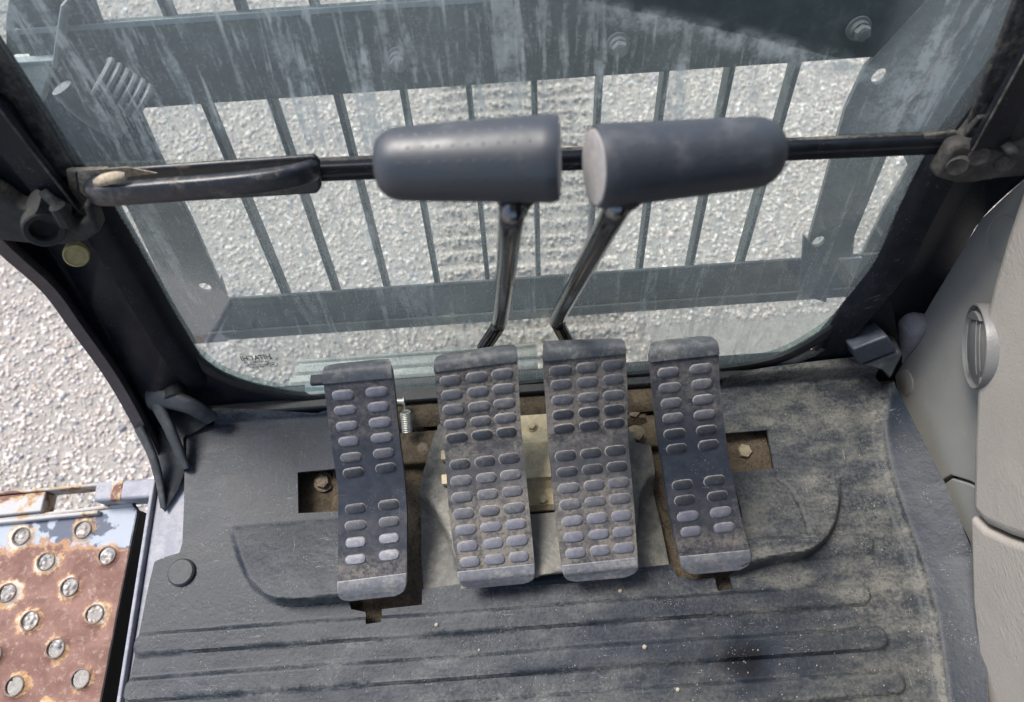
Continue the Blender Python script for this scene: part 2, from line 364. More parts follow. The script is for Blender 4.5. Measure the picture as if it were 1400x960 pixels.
def sheet(name, mat, box, step, outline, holes, zf, parent=None, skirt=.004, attrs=None, label=None, snaps=()):
    """a height-field sheet: grid cut to an outline, with holes, edges snapped clean, rim turned down"""
    x0, x1, y0, y1 = box; nx = int((x1-x0)/step)+1; ny = int((y1-y0)/step)+1
    gx, gy = np.meshgrid(np.linspace(x0, x1, nx), np.linspace(y0, y1, ny)); P = np.stack([gx.ravel(), gy.ravel()], 1)
    for pl in list(snaps)+[outline]+holes:
        d, q = nearest(P, pl); k = d < (.62 if pl is outline or any(pl is h for h in holes) else .45)*step; P[k] = q[k]
    idx = np.arange(nx*ny).reshape(ny, nx); F = np.stack([idx[:-1, :-1].ravel(), idx[:-1, 1:].ravel(), idx[1:, 1:].ravel(), idx[1:, :-1].ravel()], 1)
    c = P[F].mean(1); k = inside(c, outline)
    for h in holes: k &= ~inside(c, h)
    F = F[k]
    # drop collapsed quads
    a = P[F]; area = np.abs((a[:, 2, 0]-a[:, 0, 0])*(a[:, 3, 1]-a[:, 1, 1])-(a[:, 2, 1]-a[:, 0, 1])*(a[:, 3, 0]-a[:, 1, 0])); F = F[area > step*step*.02]
    used = np.unique(F); mp = -np.ones(nx*ny, int); mp[used] = np.arange(len(used)); P = P[used]; F = mp[F]
    z = zf(P); V = np.column_stack([P, z])
    E = np.concatenate([F[:, [0, 1]], F[:, [1, 2]], F[:, [2, 3]], F[:, [3, 0]]]); key = np.sort(E, 1); kk = key[:, 0]*10**7+key[:, 1]
    u, inv, cnt = np.unique(kk, return_inverse=True, return_counts=True); be = E[cnt[inv] == 1]
    bv = np.unique(be); m2 = -np.ones(len(P), int); m2[bv] = np.arange(len(bv))+len(P)
    low = V[bv].copy(); low[:, 2] -= skirt; V = np.vstack([V, low]); F2 = np.column_stack([be[:, 1], be[:, 0], m2[be[:, 0]], m2[be[:, 1]]])
    F = np.vstack([F, F2]); o0 = org(parent); V = V-np.array(o0)
    me = bpy.data.meshes.new(name); me.vertices.add(len(V)); me.vertices.foreach_set('co', V.ravel().astype(np.float32))
    me.loops.add(len(F)*4); me.polygons.add(len(F)); me.loops.foreach_set('vertex_index', F.ravel().astype(np.int32))
    me.polygons.foreach_set('loop_start', (np.arange(len(F))*4).astype(np.int32)); me.polygons.foreach_set('loop_total', np.full(len(F), 4, np.int32))
    me.update(calc_edges=True); me.validate()
    for nme, fn in (attrs or {}).items():
        at = me.attributes.new(nme, 'FLOAT', 'POINT'); vals = fn(P); at.data.foreach_set('value', np.concatenate([vals, vals[bv]]).astype(np.float32))
    me.shade_smooth(); me.set_sharp_from_angle(angle=math.radians(50)); me.materials.append(MAT[mat])
    o = bpy.data.objects.new(name, me); COL.objects.link(o); o.parent = parent; ROOT[o.name] = o0
    if label: o['label'] = label
    return o
def sstep(x, a, b): t = np.clip((x-a)/(b-a), 0, 1); return t*t*(3-2*t)
def fbm(P, sc, oct=4, seed=0):
    """cheap smooth value noise"""
    r = np.zeros(len(P)); amp = 1; tot = 0; g = np.random.default_rng(seed)
    for o in range(oct):
        T = g.random((64, 64)); q = P*sc*2**o; i = np.floor(q).astype(int); f = q-i; f = f*f*(3-2*f)
        a = T[i[:, 0] % 64, i[:, 1] % 64]; b = T[(i[:, 0]+1) % 64, i[:, 1] % 64]; c = T[i[:, 0] % 64, (i[:, 1]+1) % 64]; d = T[(i[:, 0]+1) % 64, (i[:, 1]+1) % 64]
        r += amp*((a*(1-f[:, 0])+b*f[:, 0])*(1-f[:, 1])+(c*(1-f[:, 0])+d*f[:, 0])*f[:, 1]); tot += amp; amp *= .5
    return r/tot
mats()

# ================================================================== GROUND
GZ = -1.15
def track(P):   # pressed crawler marks running under the window
    return sstep(P[:, 0], -.30, -.16)*sstep(P[:, 0], .42, .28)
def gz(P):
    r = fbm(P, 9, 5, 3)*.012
    return GZ + r + track(P)*.016*np.sin(P[:, 1]*2*math.pi/.062+.5*np.sin(P[:, 0]*9)+3*fbm(P, 2.5, 2, 5))
def ground():
    big = MB(); x0, x1, y0, y1 = -3.2, 3.6, -.9, 3.6; R = 60
    o = [(x0, y0), (x1, y0), (x1, y1), (x0, y1)]; q = [(-R, -R), (R, -R), (R, R), (-R, R)]
    nx, ny = 340, 225; gx, gy = np.meshgrid(np.linspace(x0, x1, nx), np.linspace(y0, y1, ny)); P = np.stack([gx.ravel(), gy.ravel()], 1)
    z = gz(P); e = np.minimum.reduce([P[:, 0]-x0, x1-P[:, 0], P[:, 1]-y0, y1-P[:, 1]]); z = GZ+(z-GZ)*sstep(e, 0, .2)
    idx = np.arange(nx*ny).reshape(ny, nx); F = np.stack([idx[:-1, :-1].ravel(), idx[:-1, 1:].ravel(), idx[1:, 1:].ravel(), idx[1:, :-1].ravel()], 1).tolist()
    V = np.column_stack([P, z]).tolist(); c = [idx[0, 0], idx[0, -1], idx[-1, -1], idx[-1, 0]]; b = len(V); V += [(x, y, GZ) for x, y in q]
    sides = [idx[0, :], idx[:, -1], idx[-1, ::-1], idx[::-1, 0]]
    for k in range(4): F.append([int(t) for t in sides[k]][::-1]+[b+k, b+(k+1) % 4])
    me = bpy.data.meshes.new('gravel_ground'); me.from_pydata(V, [], F); me.update(); me.shade_smooth(); me.materials.append(MAT['ground'])
    g = bpy.data.objects.new('gravel_ground', me); COL.objects.link(g); g['kind'] = 'structure'
    # stones
    N = 175000
    P = np.column_stack([rng.uniform(-2.7, 2.9, N), rng.uniform(.15, 3.1, N)])
    keep = (P[:, 0] < 1.1+P[:, 1]*.5) & (P[:, 0] > -1.75-P[:, 1]*.2) & ~((np.abs(P[:, 0]) < .5) & (P[:, 1] < .62)) & ~((P[:, 0] > .45) & (P[:, 1] < 1.0)) & (P[:, 1] < 2.9); P = P[keep]; N = len(P)
    s = .0024+.0050*rng.random(N)**2.8; big_ = rng.random(N) < .006; s[big_] *= 1.9; print('stones', N)
    zz = gz(P)+s*.38
    bm = bmesh.new(); bmesh.ops.create_icosphere(bm, subdivisions=1, radius=1); T = np.array([v.co[:] for v in bm.verts]); TF = np.array([[v.index for v in f.verts] for f in bm.faces]); bm.free()
    K = 6; tv = [T*(1+.22*(np.random.default_rng(k).random((len(T), 1))-.5)) for k in range(K)]
    TV = np.stack(tv); pick = rng.integers(0, K, N); a = rng.uniform(0, 2*math.pi, N); b = rng.uniform(0, math.pi, N)
    V = TV[pick]*np.stack([np.ones(N), rng.uniform(.6, 1, N), rng.uniform(.45, .9, N)], 1)[:, None, :]
    cb, sb = np.cos(b*.25), np.sin(b*.25); y = V[:, :, 1]*cb[:, None]-V[:, :, 2]*sb[:, None]; zc = V[:, :, 1]*sb[:, None]+V[:, :, 2]*cb[:, None]
    ca, sa = np.cos(a), np.sin(a); x = V[:, :, 0]*ca[:, None]-y*sa[:, None]; y2 = V[:, :, 0]*sa[:, None]+y*ca[:, None]
    V = np.stack([x, y2, zc], 2)*s[:, None, None]*1.25+np.column_stack([P, zz])[:, None, :]
    nv = len(T); F = (TF[None]+(np.arange(N)*nv)[:, None, None]).reshape(-1, 3); V = V.reshape(-1, 3)
    me = bpy.data.meshes.new('gravel'); me.vertices.add(len(V)); me.vertices.foreach_set('co', V.ravel().astype(np.float32)); me.loops.add(len(F)*3); me.polygons.add(len(F))
    me.loops.foreach_set('vertex_index', F.ravel().astype(np.int32)); me.polygons.foreach_set('loop_start', (np.arange(len(F))*3).astype(np.int32)); me.polygons.foreach_set('loop_total', np.full(len(F), 3, np.int32)); me.update(calc_edges=True)
    pal = np.array([(.68, .64, .61), (.6, .55, .51), (.72, .66, .61), (.46, .44, .45), (.62, .53, .48), (.78, .76, .74), (.33, .33, .36), (.54, .51, .49)])
    pal = np.clip((pal-.55)*1.15+.53, .05, .9)*np.array([.99, 1.0, 1.0]); c = pal[rng.choice(len(pal), N, p=[.2, .17, .16, .1, .12, .1, .04, .11])]*rng.uniform(.88, 1.1, N)[:, None]
    tr = track(P)[:, None]*.35; c = c*(1-tr)+np.array((.4, .35, .29))*tr
    c4 = np.column_stack([c, np.ones(N)]); at = me.attributes.new('tone', 'FLOAT_COLOR', 'POINT'); at.data.foreach_set('color', np.repeat(c4, nv, 0).ravel().astype(np.float32))
    me.shade_smooth(); me.materials.append(MAT['stone']); o = bpy.data.objects.new('gravel', me); COL.objects.link(o)
    tag(o, 'loose pale grey and pinkish gravel covering the yard outside the cab', 'gravel', kind='stuff')
ground()

# ================================================================== FRONT GUARD
def guard():
    t = thing('front_guard', 'grey green steel bar guard bolted outside the windscreen', 'guard', (0, wy(-.03, .14), -.03))
    def gp(x, z, off=0): return Vector((x, wy(z, .14), z)) - WN*off
    # top rail: angle iron, lower rail
    def rail(z0, z1, x0, x1, flange, mat, hi=None):
        m = MB(); m.prism([gp(x0, z0), gp(x1, z0), gp(x1, z1), gp(x0, z1)], -WN*.005)
        if flange:
            m.prism([gp(x0, z1-.0005), gp(x1, z1-.0005), gp(x1, z1+.0045), gp(x0, z1+.0045)], -WN*.010)
        r = m.build('rail', mat, t, .0015)
        return r
    top = rail(.328, .411, -.46, .62, True, 'guard', 'guard_hi')
    low = rail(-.034, .047, -.46, .62, False, 'guard')
    m = MB(); m.prism([gp(-.46, .4115, -.0015), gp(.62, .4115, -.0015), gp(.62, .4165, -.0015), gp(-.46, .4165, -.0015)], WN*.001); m.build('edge_strip', 'guard_hi', top)  # paler strip along the top edge of the rail
    m = MB(); m.prism([gp(-.44, -.030, -.0005), gp(.56, -.030, -.0005), gp(.56, -.012, -.0005), gp(-.44, -.012, -.0005)], WN*.0035); m.build('rail_lip', 'guard_pale', low, .0015)
    for k, px in enumerate([(278, 140), (372, 135), (468, 130), (560, 122), (650, 117), (740, 112), (830, 105), (918, 100), (1008, 95), (1100, 90)]):
        x = -.3135+k*.0716
        m = MB(); m.prism([gp(x-.003, -.02, .0065), gp(x+.003, -.02, .0065), gp(x+.003, .72, .0065), gp(x-.003, .72, .0065)], -WN*.022)
        m.build('bar', 'guard', t, .0008)
    # uprights, with punched holes
    def upright(edgeR, edgeL, holes, name='upright', mat='guard'):
        poly = [p for p in edgeR]+[p for p in edgeL[::-1]]
        P2 = poly2([(p.x, p.z) for p in poly]); m = MB()
        from mathutils.geometry import delaunay_2d_cdt
        pts = [Vector(q) for q in P2]; edges = [(i, (i+1) % len(pts)) for i in range(len(pts))]; cen = []
        for hx, hz, rx, rz in holes:
            n0 = len(pts); pts += [Vector((hx+rx*math.cos(a), hz+rz*math.sin(a))) for a in [2*math.pi*k/20 for k in range(20)]]
            edges += [(n0+k, n0+(k+1) % 20) for k in range(20)]; cen.append((hx, hz, rx, rz))
        vo, eo, fo, *_ = delaunay_2d_cdt(pts, edges, [], 1, 1e-6)
        fo = [f for f in fo if not any(((sum(vo[i][0] for i in f)/len(f)-h[0])/h[2])**2+((sum(vo[i][1] for i in f)/len(f)-h[1])/h[3])**2 < .95 for h in cen)]
        i = m.vs([gp(v[0], v[1], -.001) for v in vo]); j = m.vs([gp(v[0], v[1], .005) for v in vo])
        for f in fo: m.f.append([i+k for k in f]); m.f.append([j+k for k in f][::-1])
        from collections import Counter
        c = Counter(tuple(sorted((f[k], f[(k+1) % len(f)]))) for f in fo for k in range(len(f)))
        for (a, b), n in c.items():
            if n == 1: m.f.append([i+a, i+b, j+b, j+a])
        return m.build(name, mat, t, 0)
    g = G
    hl = [G(83, 12), G(172, 172), G(280, 393)]; hr = [G(1202, 104), G(1119, 330)]
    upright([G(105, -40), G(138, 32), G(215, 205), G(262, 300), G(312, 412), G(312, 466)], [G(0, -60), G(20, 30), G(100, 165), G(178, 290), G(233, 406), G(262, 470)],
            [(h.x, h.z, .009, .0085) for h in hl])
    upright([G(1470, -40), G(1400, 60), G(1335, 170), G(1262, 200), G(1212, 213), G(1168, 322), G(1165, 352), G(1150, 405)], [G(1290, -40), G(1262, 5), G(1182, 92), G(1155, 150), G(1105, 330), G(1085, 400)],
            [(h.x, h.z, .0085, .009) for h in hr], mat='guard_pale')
    # gussets
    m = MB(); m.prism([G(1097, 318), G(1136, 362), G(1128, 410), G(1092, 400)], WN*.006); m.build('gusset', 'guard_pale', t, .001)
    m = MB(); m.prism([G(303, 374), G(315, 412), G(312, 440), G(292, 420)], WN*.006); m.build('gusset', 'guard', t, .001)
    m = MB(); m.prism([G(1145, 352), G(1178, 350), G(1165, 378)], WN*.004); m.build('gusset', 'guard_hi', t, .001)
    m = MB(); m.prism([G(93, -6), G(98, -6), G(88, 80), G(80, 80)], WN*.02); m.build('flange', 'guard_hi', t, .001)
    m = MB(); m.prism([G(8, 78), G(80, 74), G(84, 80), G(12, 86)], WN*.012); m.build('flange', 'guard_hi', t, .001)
    m = MB(); m.prism([W(x, y, .155) for x, y in [(8, 22), (20, -50), (110, -50), (150, 60), (216, 206), (120, 200), (80, 96), (8, 88)]], -WN*.006); m.build('mount_plate', 'guard', t, .001)
    # outer strip seen beyond the right upright
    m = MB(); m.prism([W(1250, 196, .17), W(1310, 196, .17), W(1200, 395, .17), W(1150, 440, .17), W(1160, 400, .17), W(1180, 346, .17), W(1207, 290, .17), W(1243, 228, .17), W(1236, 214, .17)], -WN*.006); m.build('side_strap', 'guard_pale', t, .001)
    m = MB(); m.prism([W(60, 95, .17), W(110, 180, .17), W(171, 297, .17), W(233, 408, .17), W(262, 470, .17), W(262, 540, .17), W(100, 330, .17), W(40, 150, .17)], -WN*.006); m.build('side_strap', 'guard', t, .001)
    for px in [(545, 80), (845, 60), (1173, 38)]:
        p = G(*px); m = MB(); m.lathe(p, WN, [(0, .0125), (.003, .0125), (.0032, .0095), (.008, .0095), (.0085, .009)], 18); m.hexbolt(p+WN*.008, WN, .0085, .0075, False)
        m.build('bolt', 'hose' if px[0] < 1000 else 'guard_pale', t)
guard()
# spiral-wrapped hose and machine parts seen through the glass at upper left
def hose():
    a, b = W(133, 100, .10), W(196, 142, .10)
    t = thing('spiral_hose', 'pale spiral guard wound round a hose beyond the upper left glass', 'hose', a)
    m = MB(); d = b-a; m.tube([a-d*.25, a+d*.5, b+d*.05], .014, 12); m.build('hose', 'seal', t)
    ax = d.normalized(); u = ax.orthogonal().normalized(); v = ax.cross(u); pts = []
    for k in range(6*22+1):
        q = k/22; ang = q*2*math.pi; pts.append(a+d*(k/(6*22))+u*math.cos(ang)*.018+v*math.sin(ang)*.018)
    m = MB(); m.tube(pts, .0032, 8); m.build('spiral', 'hose', t)
    t2 = tag(MB().tube(spline([W(84, 120, .11), W(115, 150, .112), W(150, 172, .115), W(166, 184, .115)], 6), .011, 12).build('hydraulic_pipe', 'hose'),
             'pale grey pipe slanting down behind the upper left glass', 'pipe')
    m = MB(); m.prism([W(8, 86, .13), W(62, 84, .13), W(72, 100, .13), W(54, 148, .13), W(30, 118, .13)], -WN*.02)
    tag(m.build('cover_plate', 'sheeting', None, .003), 'pale blue plate outside the upper left corner of the glass', 'plate')
hose()
# pale ribbed ledge added here to stand for stripes reflected in the glass
def sheeting():
    a, b = Z(385, 545, -.01), Z(690, 470, -.01)
    ys = sorted([Z(480, 488, -.01).y, Z(480, 536, -.01).y]); y0, y1 = ys[0]-.004, ys[1]
    x0, x1 = Z(392, 500, -.01).x, Z(735, 500, -.01).x
    m = MB(); rows = []; n = 44
    for i in range(n+1):
        y = y0+(y1-y0)*i/n; q = (y1-y)/(y1-y0)*3.3; z = -.012+.006*max(0, math.cos(q*2*math.pi))**1.5
        xx = x0+.022*(1-(y1-y)/(y1-y0))**1 * 1.0; rows.append([(xx, y, z), (xx+.006, y, z), (x1, y, z)])
    m.loft(rows); o = m.build('rib_reflection', 'sheeting')
    s = o.modifiers.new('thick', 'SOLIDIFY'); s.thickness = .006; s.offset = -1
    tag(o, 'pale ribbed ledge standing in for stripes reflected in the lower window', 'sheeting')
sheeting()

# ================================================================== CAB FRAME
def cab():
    t = thing('cab_frame', 'black painted steel cab frame with front pillars round the window', 'cab frame', (0, WY, -.05))
    # left pillar: from the glass edge to the door edge
    gl = spline([W(-60, 0, -.004), W(0, 84, -.004), W(95, 228, -.004), W(150, 300, -.004), W(198, 380, -.004), W(232, 440, -.004), W(262, 490, -.004), W(290, 528, .01), W(310, 590, .03)], 5)
    ol = spline([S(-80, 262, -.5), S(0, 342, -.5), S(60, 396, -.5), S(100, 450, -.5), S(150, 520, -.498), S(190, 592, -.494), S(208, 635, -.490), S(219, 690, -.487), S(226, 740, -.484)], 5)
    rows = []
    for g, o in zip(gl, ol):
        g2 = g+WN*.006+Vector((-.008, 0, 0)); g3 = g+WN*.010+Vector((-.026, 0, 0)); md = g3.lerp(o, .55)+Vector((-.02, .03, .0)); o1 = o+Vector((.016, .004, 0))
        rows.append([g+Vector((.004, .014, 0)), g+WN*.002, g2, g3, g3+Vector((-.006, .012, 0)), md, o1+Vector((0, .012, 0)), o1, o, o+Vector((-.004, .03, -.004)), o+Vector((.0, .06, 0))])
    m = MB(); m.loft(rows); p = m.build('pillar', 'black_paint', t, ang=60)
    m = MB(); r2 = []
    for o in ol: r2.append([o+Vector((.0175, .0035, .001)), o+Vector((.015, -.003, .004)), o+Vector((.001, -.005, .003)), o+Vector((-.003, .003, 0)), o+Vector((-.006, .03, -.004)), o+Vector((.0, .032, -.004))])
    m.loft(r2, True); m.build('door_edge', 'brown_paint', p, ang=60, label='brownish rounded door edge of the left pillar')
    # right pillar
    gr = spline([W(1450, -40, -.004), W(1395, 55, -.004), W(1287, 205, -.004), W(1240, 293, -.004), W(1203, 372, -.004), W(1152, 438, -.004), W(1122, 476, .012), W(1110, 530, .035)], 5)
    orr = spline([S(1480, 150, .53), S(1425, 222, .53), S(1340, 300, .53), S(1300, 366, .53), S(1268, 420, .53), S(1240, 468, .53), S(1218, 512, .53), S(1205, 560, .53)], 5)
    rows = []
    for g, o in zip(gr, orr):
        g2 = g+WN*.006+Vector((.008, 0, 0)); g3 = g+WN*.010+Vector((.024, 0, 0)); md = g3.lerp(o, .5)+Vector((.012, .02, 0))
        rows.append([g+Vector((-.004, .014, 0)), g+WN*.002, g2, g3, g3+Vector((.006, .012, 0)), md, o+Vector((.006, .004, 0)), o+Vector((.02, .02, 0))])
    m = MB(); m.loft(rows); m.build('pillar', 'black_paint', t, ang=60)
    # bottom rail under the glass
    def br(off0, off1, z0, z1, name, mat, x0=-.47, x1=.47):
        m = MB(); m.box((x0, wy(.0, off0), z0), (x1, wy(.0, off1), z1)); return m.build(name, mat, t, .003)
    br(-.006, .03, -.05, .0165, 'bottom_rail', 'seal')
    # front wall of the floor pan behind the pedals
    m = MB(); rows = []
    for x in np.linspace(-.25, .27, 9):
        rows.append([(x, .327+.022*math.cos(a), -.012+.022*math.sin(a)) for a in np.linspace(-1.2, 2.6, 12)])
    m.loft(rows); m.build('cross_tube', 'dirt', t)
    # side sills
    a = [Z(252, 600, -.012), Z(218, 690, -.012), Z(196, 800, -.012), Z(164, 970, -.012), Z(155, 1040, -.012)]
    sx = -.477
    m = MB(); m.box((sx-.0, -.2, -.035), (-.38, .29, -.010)); m.build('sill', 'sill', t, .002)
    m = MB(); m.box((sx-.006, -.2, -.05), (sx-.001, .262, -.002)); m.build('sill_rail', 'sill', t, .0015)
    m = MB(); m.box((sx-.004, -.25, -.5), (sx+.01, .30, -.052)); m.build('side_skirt', 'side_black', t, .002)
    # side wall outer skin behind the right trim
    m = MB(); m.box((.56, -1.0, -.3), (.575, .40, 1.35)); m.build('side_skin', 'black_paint', t)
    m = MB(); m.box((-.56, -1.0, 1.35), (.575, .15, 1.39)); m.build('roof', 'trim', t, .01)  # out of view; roof and rear wall added to shade the interior
    m = MB(); m.box((-.56, -1.04, -.3), (.575, -1.0, .55)); m.build('rear_wall', 'trim', t, .01)
cab()
def corner_fill():
    t = bpy.data.objects['cab_frame']
    for px in ([(236, 456), (264, 488), (303, 518), (366, 538), (441, 547), (441, 620), (225, 620)], [(1215, 395), (1165, 455), (1115, 487), (1060, 509), (985, 522), (985, 570), (1250, 570)]):
        m = MB(); m.prism([W(x, y, .004) for x, y in px], -WN*.006); m.build('corner_plate', 'black_paint', t, 0)
corner_fill()
def castings():
    # left: latch casting, its bore, and the yellow plug
    t = thing('latch_bracket', 'dusty dark cast bracket with round bore on the left pillar', 'bracket', W(90, 310, -.02))
    m = MB(); out = [(-60, 235), (0, 268), (22, 284), (48, 292), (64, 290), (92, 305), (104, 312), (118, 300), (112, 280), (124, 282), (136, 318), (118, 330), (96, 336), (50, 335), (0, 330), (-60, 318)]
    m.prism([W(x, y, -.052) for x, y in out], -WN*.02); m.build('casting', 'cast', t, .005, 3)
    m = MB(); c = W(60, 310, -.058); ax = (WN+Vector((.55, -.1, .1))).normalized(); m.lathe(c-ax*.006, ax, [(0, .017), (.012, .017), (.013, .0155), (.0125, .0115), (.004, .011), (.003, .001)], 24); m.build('bore', 'cast', t)
    m = MB(); m.tube([W(45, 278, -.05), W(88, 292, -.04)], .013, 16); m.build('pin', 'cast', t)
    m = MB(); m.tube(spline([W(58, 262, -.055), W(78, 282, -.06), W(92, 305, -.055)], 5), [.004]*5+[.007]*6, 10); m.build('tab', 'cast', t)
    m = MB(); c = W(104, 350, -.03); ax = Vector((.42, -.72, .55)).normalized(); m.lathe(c-ax*.012, ax, [(0, .0105), (.001, .0114), (.009, .0116), (.0115, .0113), (.0122, .0105), (.0122, .0095), (.0115, .009)], 28)
    tag(m.build('rubber_stopper', 'yellow_plug'), 'round dull yellow rubber stopper under the left latch bracket', 'stopper')
    # dark top-left mass: door post hardware
    m = MB(); m.prism([W(-80, 80, -.03), W(10, 150, -.03), W(60, 235, -.03), W(40, 290, -.03), W(-80, 250, -.03)], -WN*.02); m.build('backing', 'black_paint', t, .004)
    # right: catch bracket
    t = thing('catch_bracket', 'dusty dark pressed catch bracket on the right pillar', 'bracket', W(1330, 225, -.02))
    m = MB(); out = [(1300, 203), (1318, 196), (1345, 200), (1372, 205), (1450, 172), (1450, 236), (1400, 243), (1365, 246), (1330, 252), (1308, 252), (1277, 243)]
    m.prism([W(x, y, -.035) for x, y in out], -WN*.018); m.build('plate', 'cast_dusty', t, .005, 3)
    for (x, y, r) in ((1308, 226, .0105), (1337, 213, .010), (1373, 222, .0095)):
        m = MB(); m.lathe(W(x, y, -.036), WN+Vector((-.3, 0, 0)), [(-.004, r), (.001, r*.97), (.003, r*.85), (.0022, r*.6), (.002, r*.2)], 24); m.build('boss', 'cast_dusty', t)
    m = MB(); m.prism([W(1360, 192, -.03), W(1378, 186, -.03), W(1384, 200, -.03), W(1368, 206, -.03)], WN*.02); m.build('lug', 'cast', t, .004)
    m = MB(); m.prism([W(1380, 150, -.03), W(1460, 120, -.03), W(1460, 195, -.03), W(1378, 205, -.03)], -WN*.01); m.build('backing', 'cast', t, .003)
castings()

# ================================================================== WINDOWS
def windows():
    t = thing('lower_window', 'dusty lower front window with black seal and rounded bottom corners', 'window', (0, wy(0), .0))
    ed = [(97, 232), (155, 300), (200, 376), (232, 432), (262, 480), (305, 513), (365, 532), (440, 541), (600, 534), (745, 521), (880, 510), (985, 503), (1058, 490), (1110, 465), (1152, 433), (1203, 368), (1240, 290), (1287, 203)]
    edge = spline([W(*p, .004) for p in ed], 5)
    # pane, a little larger than the opening
    c = W(700, 380, .006); pane = [p+(p-c).normalized()*.012 for p in edge]; pane = [p+Vector((0, .004, 0)) for p in pane]
    m = MB(); m.prism(pane, -WN*.0001*1); o = m.build('glass_pane', 'glass', t, 0, smooth=False)
    # single-sheet pane: drop the back copy, the material already carries both faces
    bm = bmesh.new(); bm.from_mesh(o.data); top = max(bm.faces, key=lambda f: f.calc_area()); bmesh.ops.delete(bm, geom=[f for f in bm.faces if f is not top], context='FACES_ONLY'); bmesh.ops.triangulate(bm, faces=bm.faces); bm.to_mesh(o.data); bm.free()
    rows = []
    for i, p in enumerate(edge):
        tg = (edge[min(i+1, len(edge)-1)]-edge[max(i-1, 0)]).normalized(); nrm = tg.cross(WN).normalized()
        if nrm.dot(p-c) < 0: nrm = -nrm
        rows.append([p-WN*.006, p+WN*.001, p+WN*.002+nrm*.003, p+WN*.003+nrm*.009, p+WN*.001+nrm*.014, p-WN*.004+nrm*.016])
    m = MB(); m.loft(rows); m.build('seal', 'seal', t, ang=60)
    # green-grey pane edge band inside the seal
    rows = []
    for i, p in enumerate(edge):
        tg = (edge[min(i+1, len(edge)-1)]-edge[max(i-1, 0)]).normalized(); nrm = tg.cross(WN).normalized()
        if nrm.dot(p-c) < 0: nrm = -nrm
        b = p+Vector((0, .0065, 0)); rows.append([b+nrm*.004, b-nrm*(.0085 if 4 < i/5 < 14 else .006)])
    m = MB(); m.loft(rows); m.build('edge_band', edge_band_mat(), t)
    # etched maker's mark, read from outside, so it is mirrored from within
    def text(s, px, py, size, sx=1.0):
        cu = bpy.data.curves.new('mark', 'FONT'); cu.body = s; cu.size = size; cu.align_x = 'CENTER'; cu.align_y = 'CENTER'; cu.extrude = .0002
        ob = bpy.data.objects.new('glass_mark', cu); COL.objects.link(ob); p = W(px, py, .0015)
        X = -AX*sx*1.05; Y = WD*1.5; Zz = -WN
        ob.matrix_world = Matrix(((X.x, Y.x, Zz.x, p.x), (X.y, Y.y, Zz.y, p.y), (X.z, Y.z, Zz.z, p.z), (0, 0, 0, 1)))
        dg = bpy.context.evaluated_depsgraph_get(); me = bpy.data.meshes.new_from_object(ob.evaluated_get(dg)); me.transform(ob.matrix_world); me.transform(Matrix.Translation(-org(t)))
        bpy.data.objects.remove(ob); me.materials.clear(); me.materials.append(MAT['ink']); q = bpy.data.objects.new('glass_mark', me); COL.objects.link(q); q.parent = t
        return q
    text('HITACHI', 350, 489.5, .0088, 1.05); text('LAMITHICK 30', 351, 495.2, .0042, 1.1); text('M101 AS1 DOT211', 352, 499.0, .003, 1.2); text('43R 001093', 352, 502, .0034); text('YSS', 352, 505.2, .003)
    text('E43', 372.5, 498.5, .0042); text('**', 371, 491.5, .0055, .9)
    m = MB(); pc = W(372.5, 498.5, .0015); pts = [pc+AX*.0062*math.cos(a)+WD*.0042*math.sin(a) for a in [2*math.pi*k/28 for k in range(29)]]; m.tube(pts, .0003, 4, False); m.build('glass_mark', 'ink', t)
    # dried white run on the glass
    def drip(pts, wd, off=.0025, par=None):
        rr = spline([W(x, y, off) for x, y in pts], 8); r2 = []
        for k, p in enumerate(rr):
            j = .5+.5*mnoise.noise(p*220)+.35; r2.append([p+AX*(wd*j*.5)+AX*.0012*mnoise.noise(p*90), p-AX*(wd*j*.5)+AX*.0012*mnoise.noise(p*90)])
        m = MB(); m.loft(r2); m.build('dried_drip', 'drip', par)
    drip([(952, 352), (938, 380), (928, 408), (921, 428)], .0055, par=t); drip([(921, 428), (914, 452), (908, 470)], .0016, par=t)
    # upper window
    t2 = thing('upper_window', 'dusty upper front window with black frame and pull handle', 'window', (0, wy(.38), .38))
    up = [W(100, 226, -.004), W(-10, 72, -.004), W(-90, -60, -.004), W(1520, -140, -.004), W(1400, 45, -.004), W(1312, 178, -.004)]
    m = MB(); i = m.vs(up); m.f = [[0, 1, 2, 3], [0, 3, 4, 5]]; m.build('glass_pane', 'glass', t2, smooth=False)
    def bar(a, b, h, off, th, name, mat, bev=.002):
        """a bar from pixel a to pixel b lying on the window, h tall"""
        A, B = W(*a, off), W(*b, off); m = MB(); m.prism([A-WD*h/2, B-WD*h/2, B+WD*h/2, A+WD*h/2], WN*th); return m.build(name, mat, t2, bev)
    fr = bar((92, 244), (1322, 190), .0175, -.008, .012, 'bottom_frame', 'black_paint', .003)
    bar((100, 233), (1312, 181), .006, -.006, .006, 'glazing_strip', 'dirty_seal', .0015)
    m = MB(); A, B = W(440, 239, -.018), W(1318, 197, -.018); m.tube([A, B], .0028, 8); m.build('bead', 'seal', fr)
    # side rails of the sliding frame
    for a, b, wd, n in (((115, 283), (-60, 52), .030, 1), ((1322, 199), (1440, -20), .030, -1)):
        A, B = W(*a, -.03), W(*b, -.03); d = (B-A).normalized(); s = d.cross(WN).normalized()
        if s.x*n > 0: s = -s
        m = MB(); m.prism([A, B, B+s*wd, A+s*wd], WN*.008); r = m.build('side_rail', 'black_paint', t2, .002)
        m = MB(); m.tube([A+WN*.0085+s*.001, B+WN*.0085+s*.001], .0011, 6); m.build('edge_strip', 'dirty_seal', r)  # pale bead put in as the highlight along the rail edge
        A2, B2 = W(a[0]+n*5, a[1]-25, -.012), W(b[0]+n*40, b[1]-30, -.012)
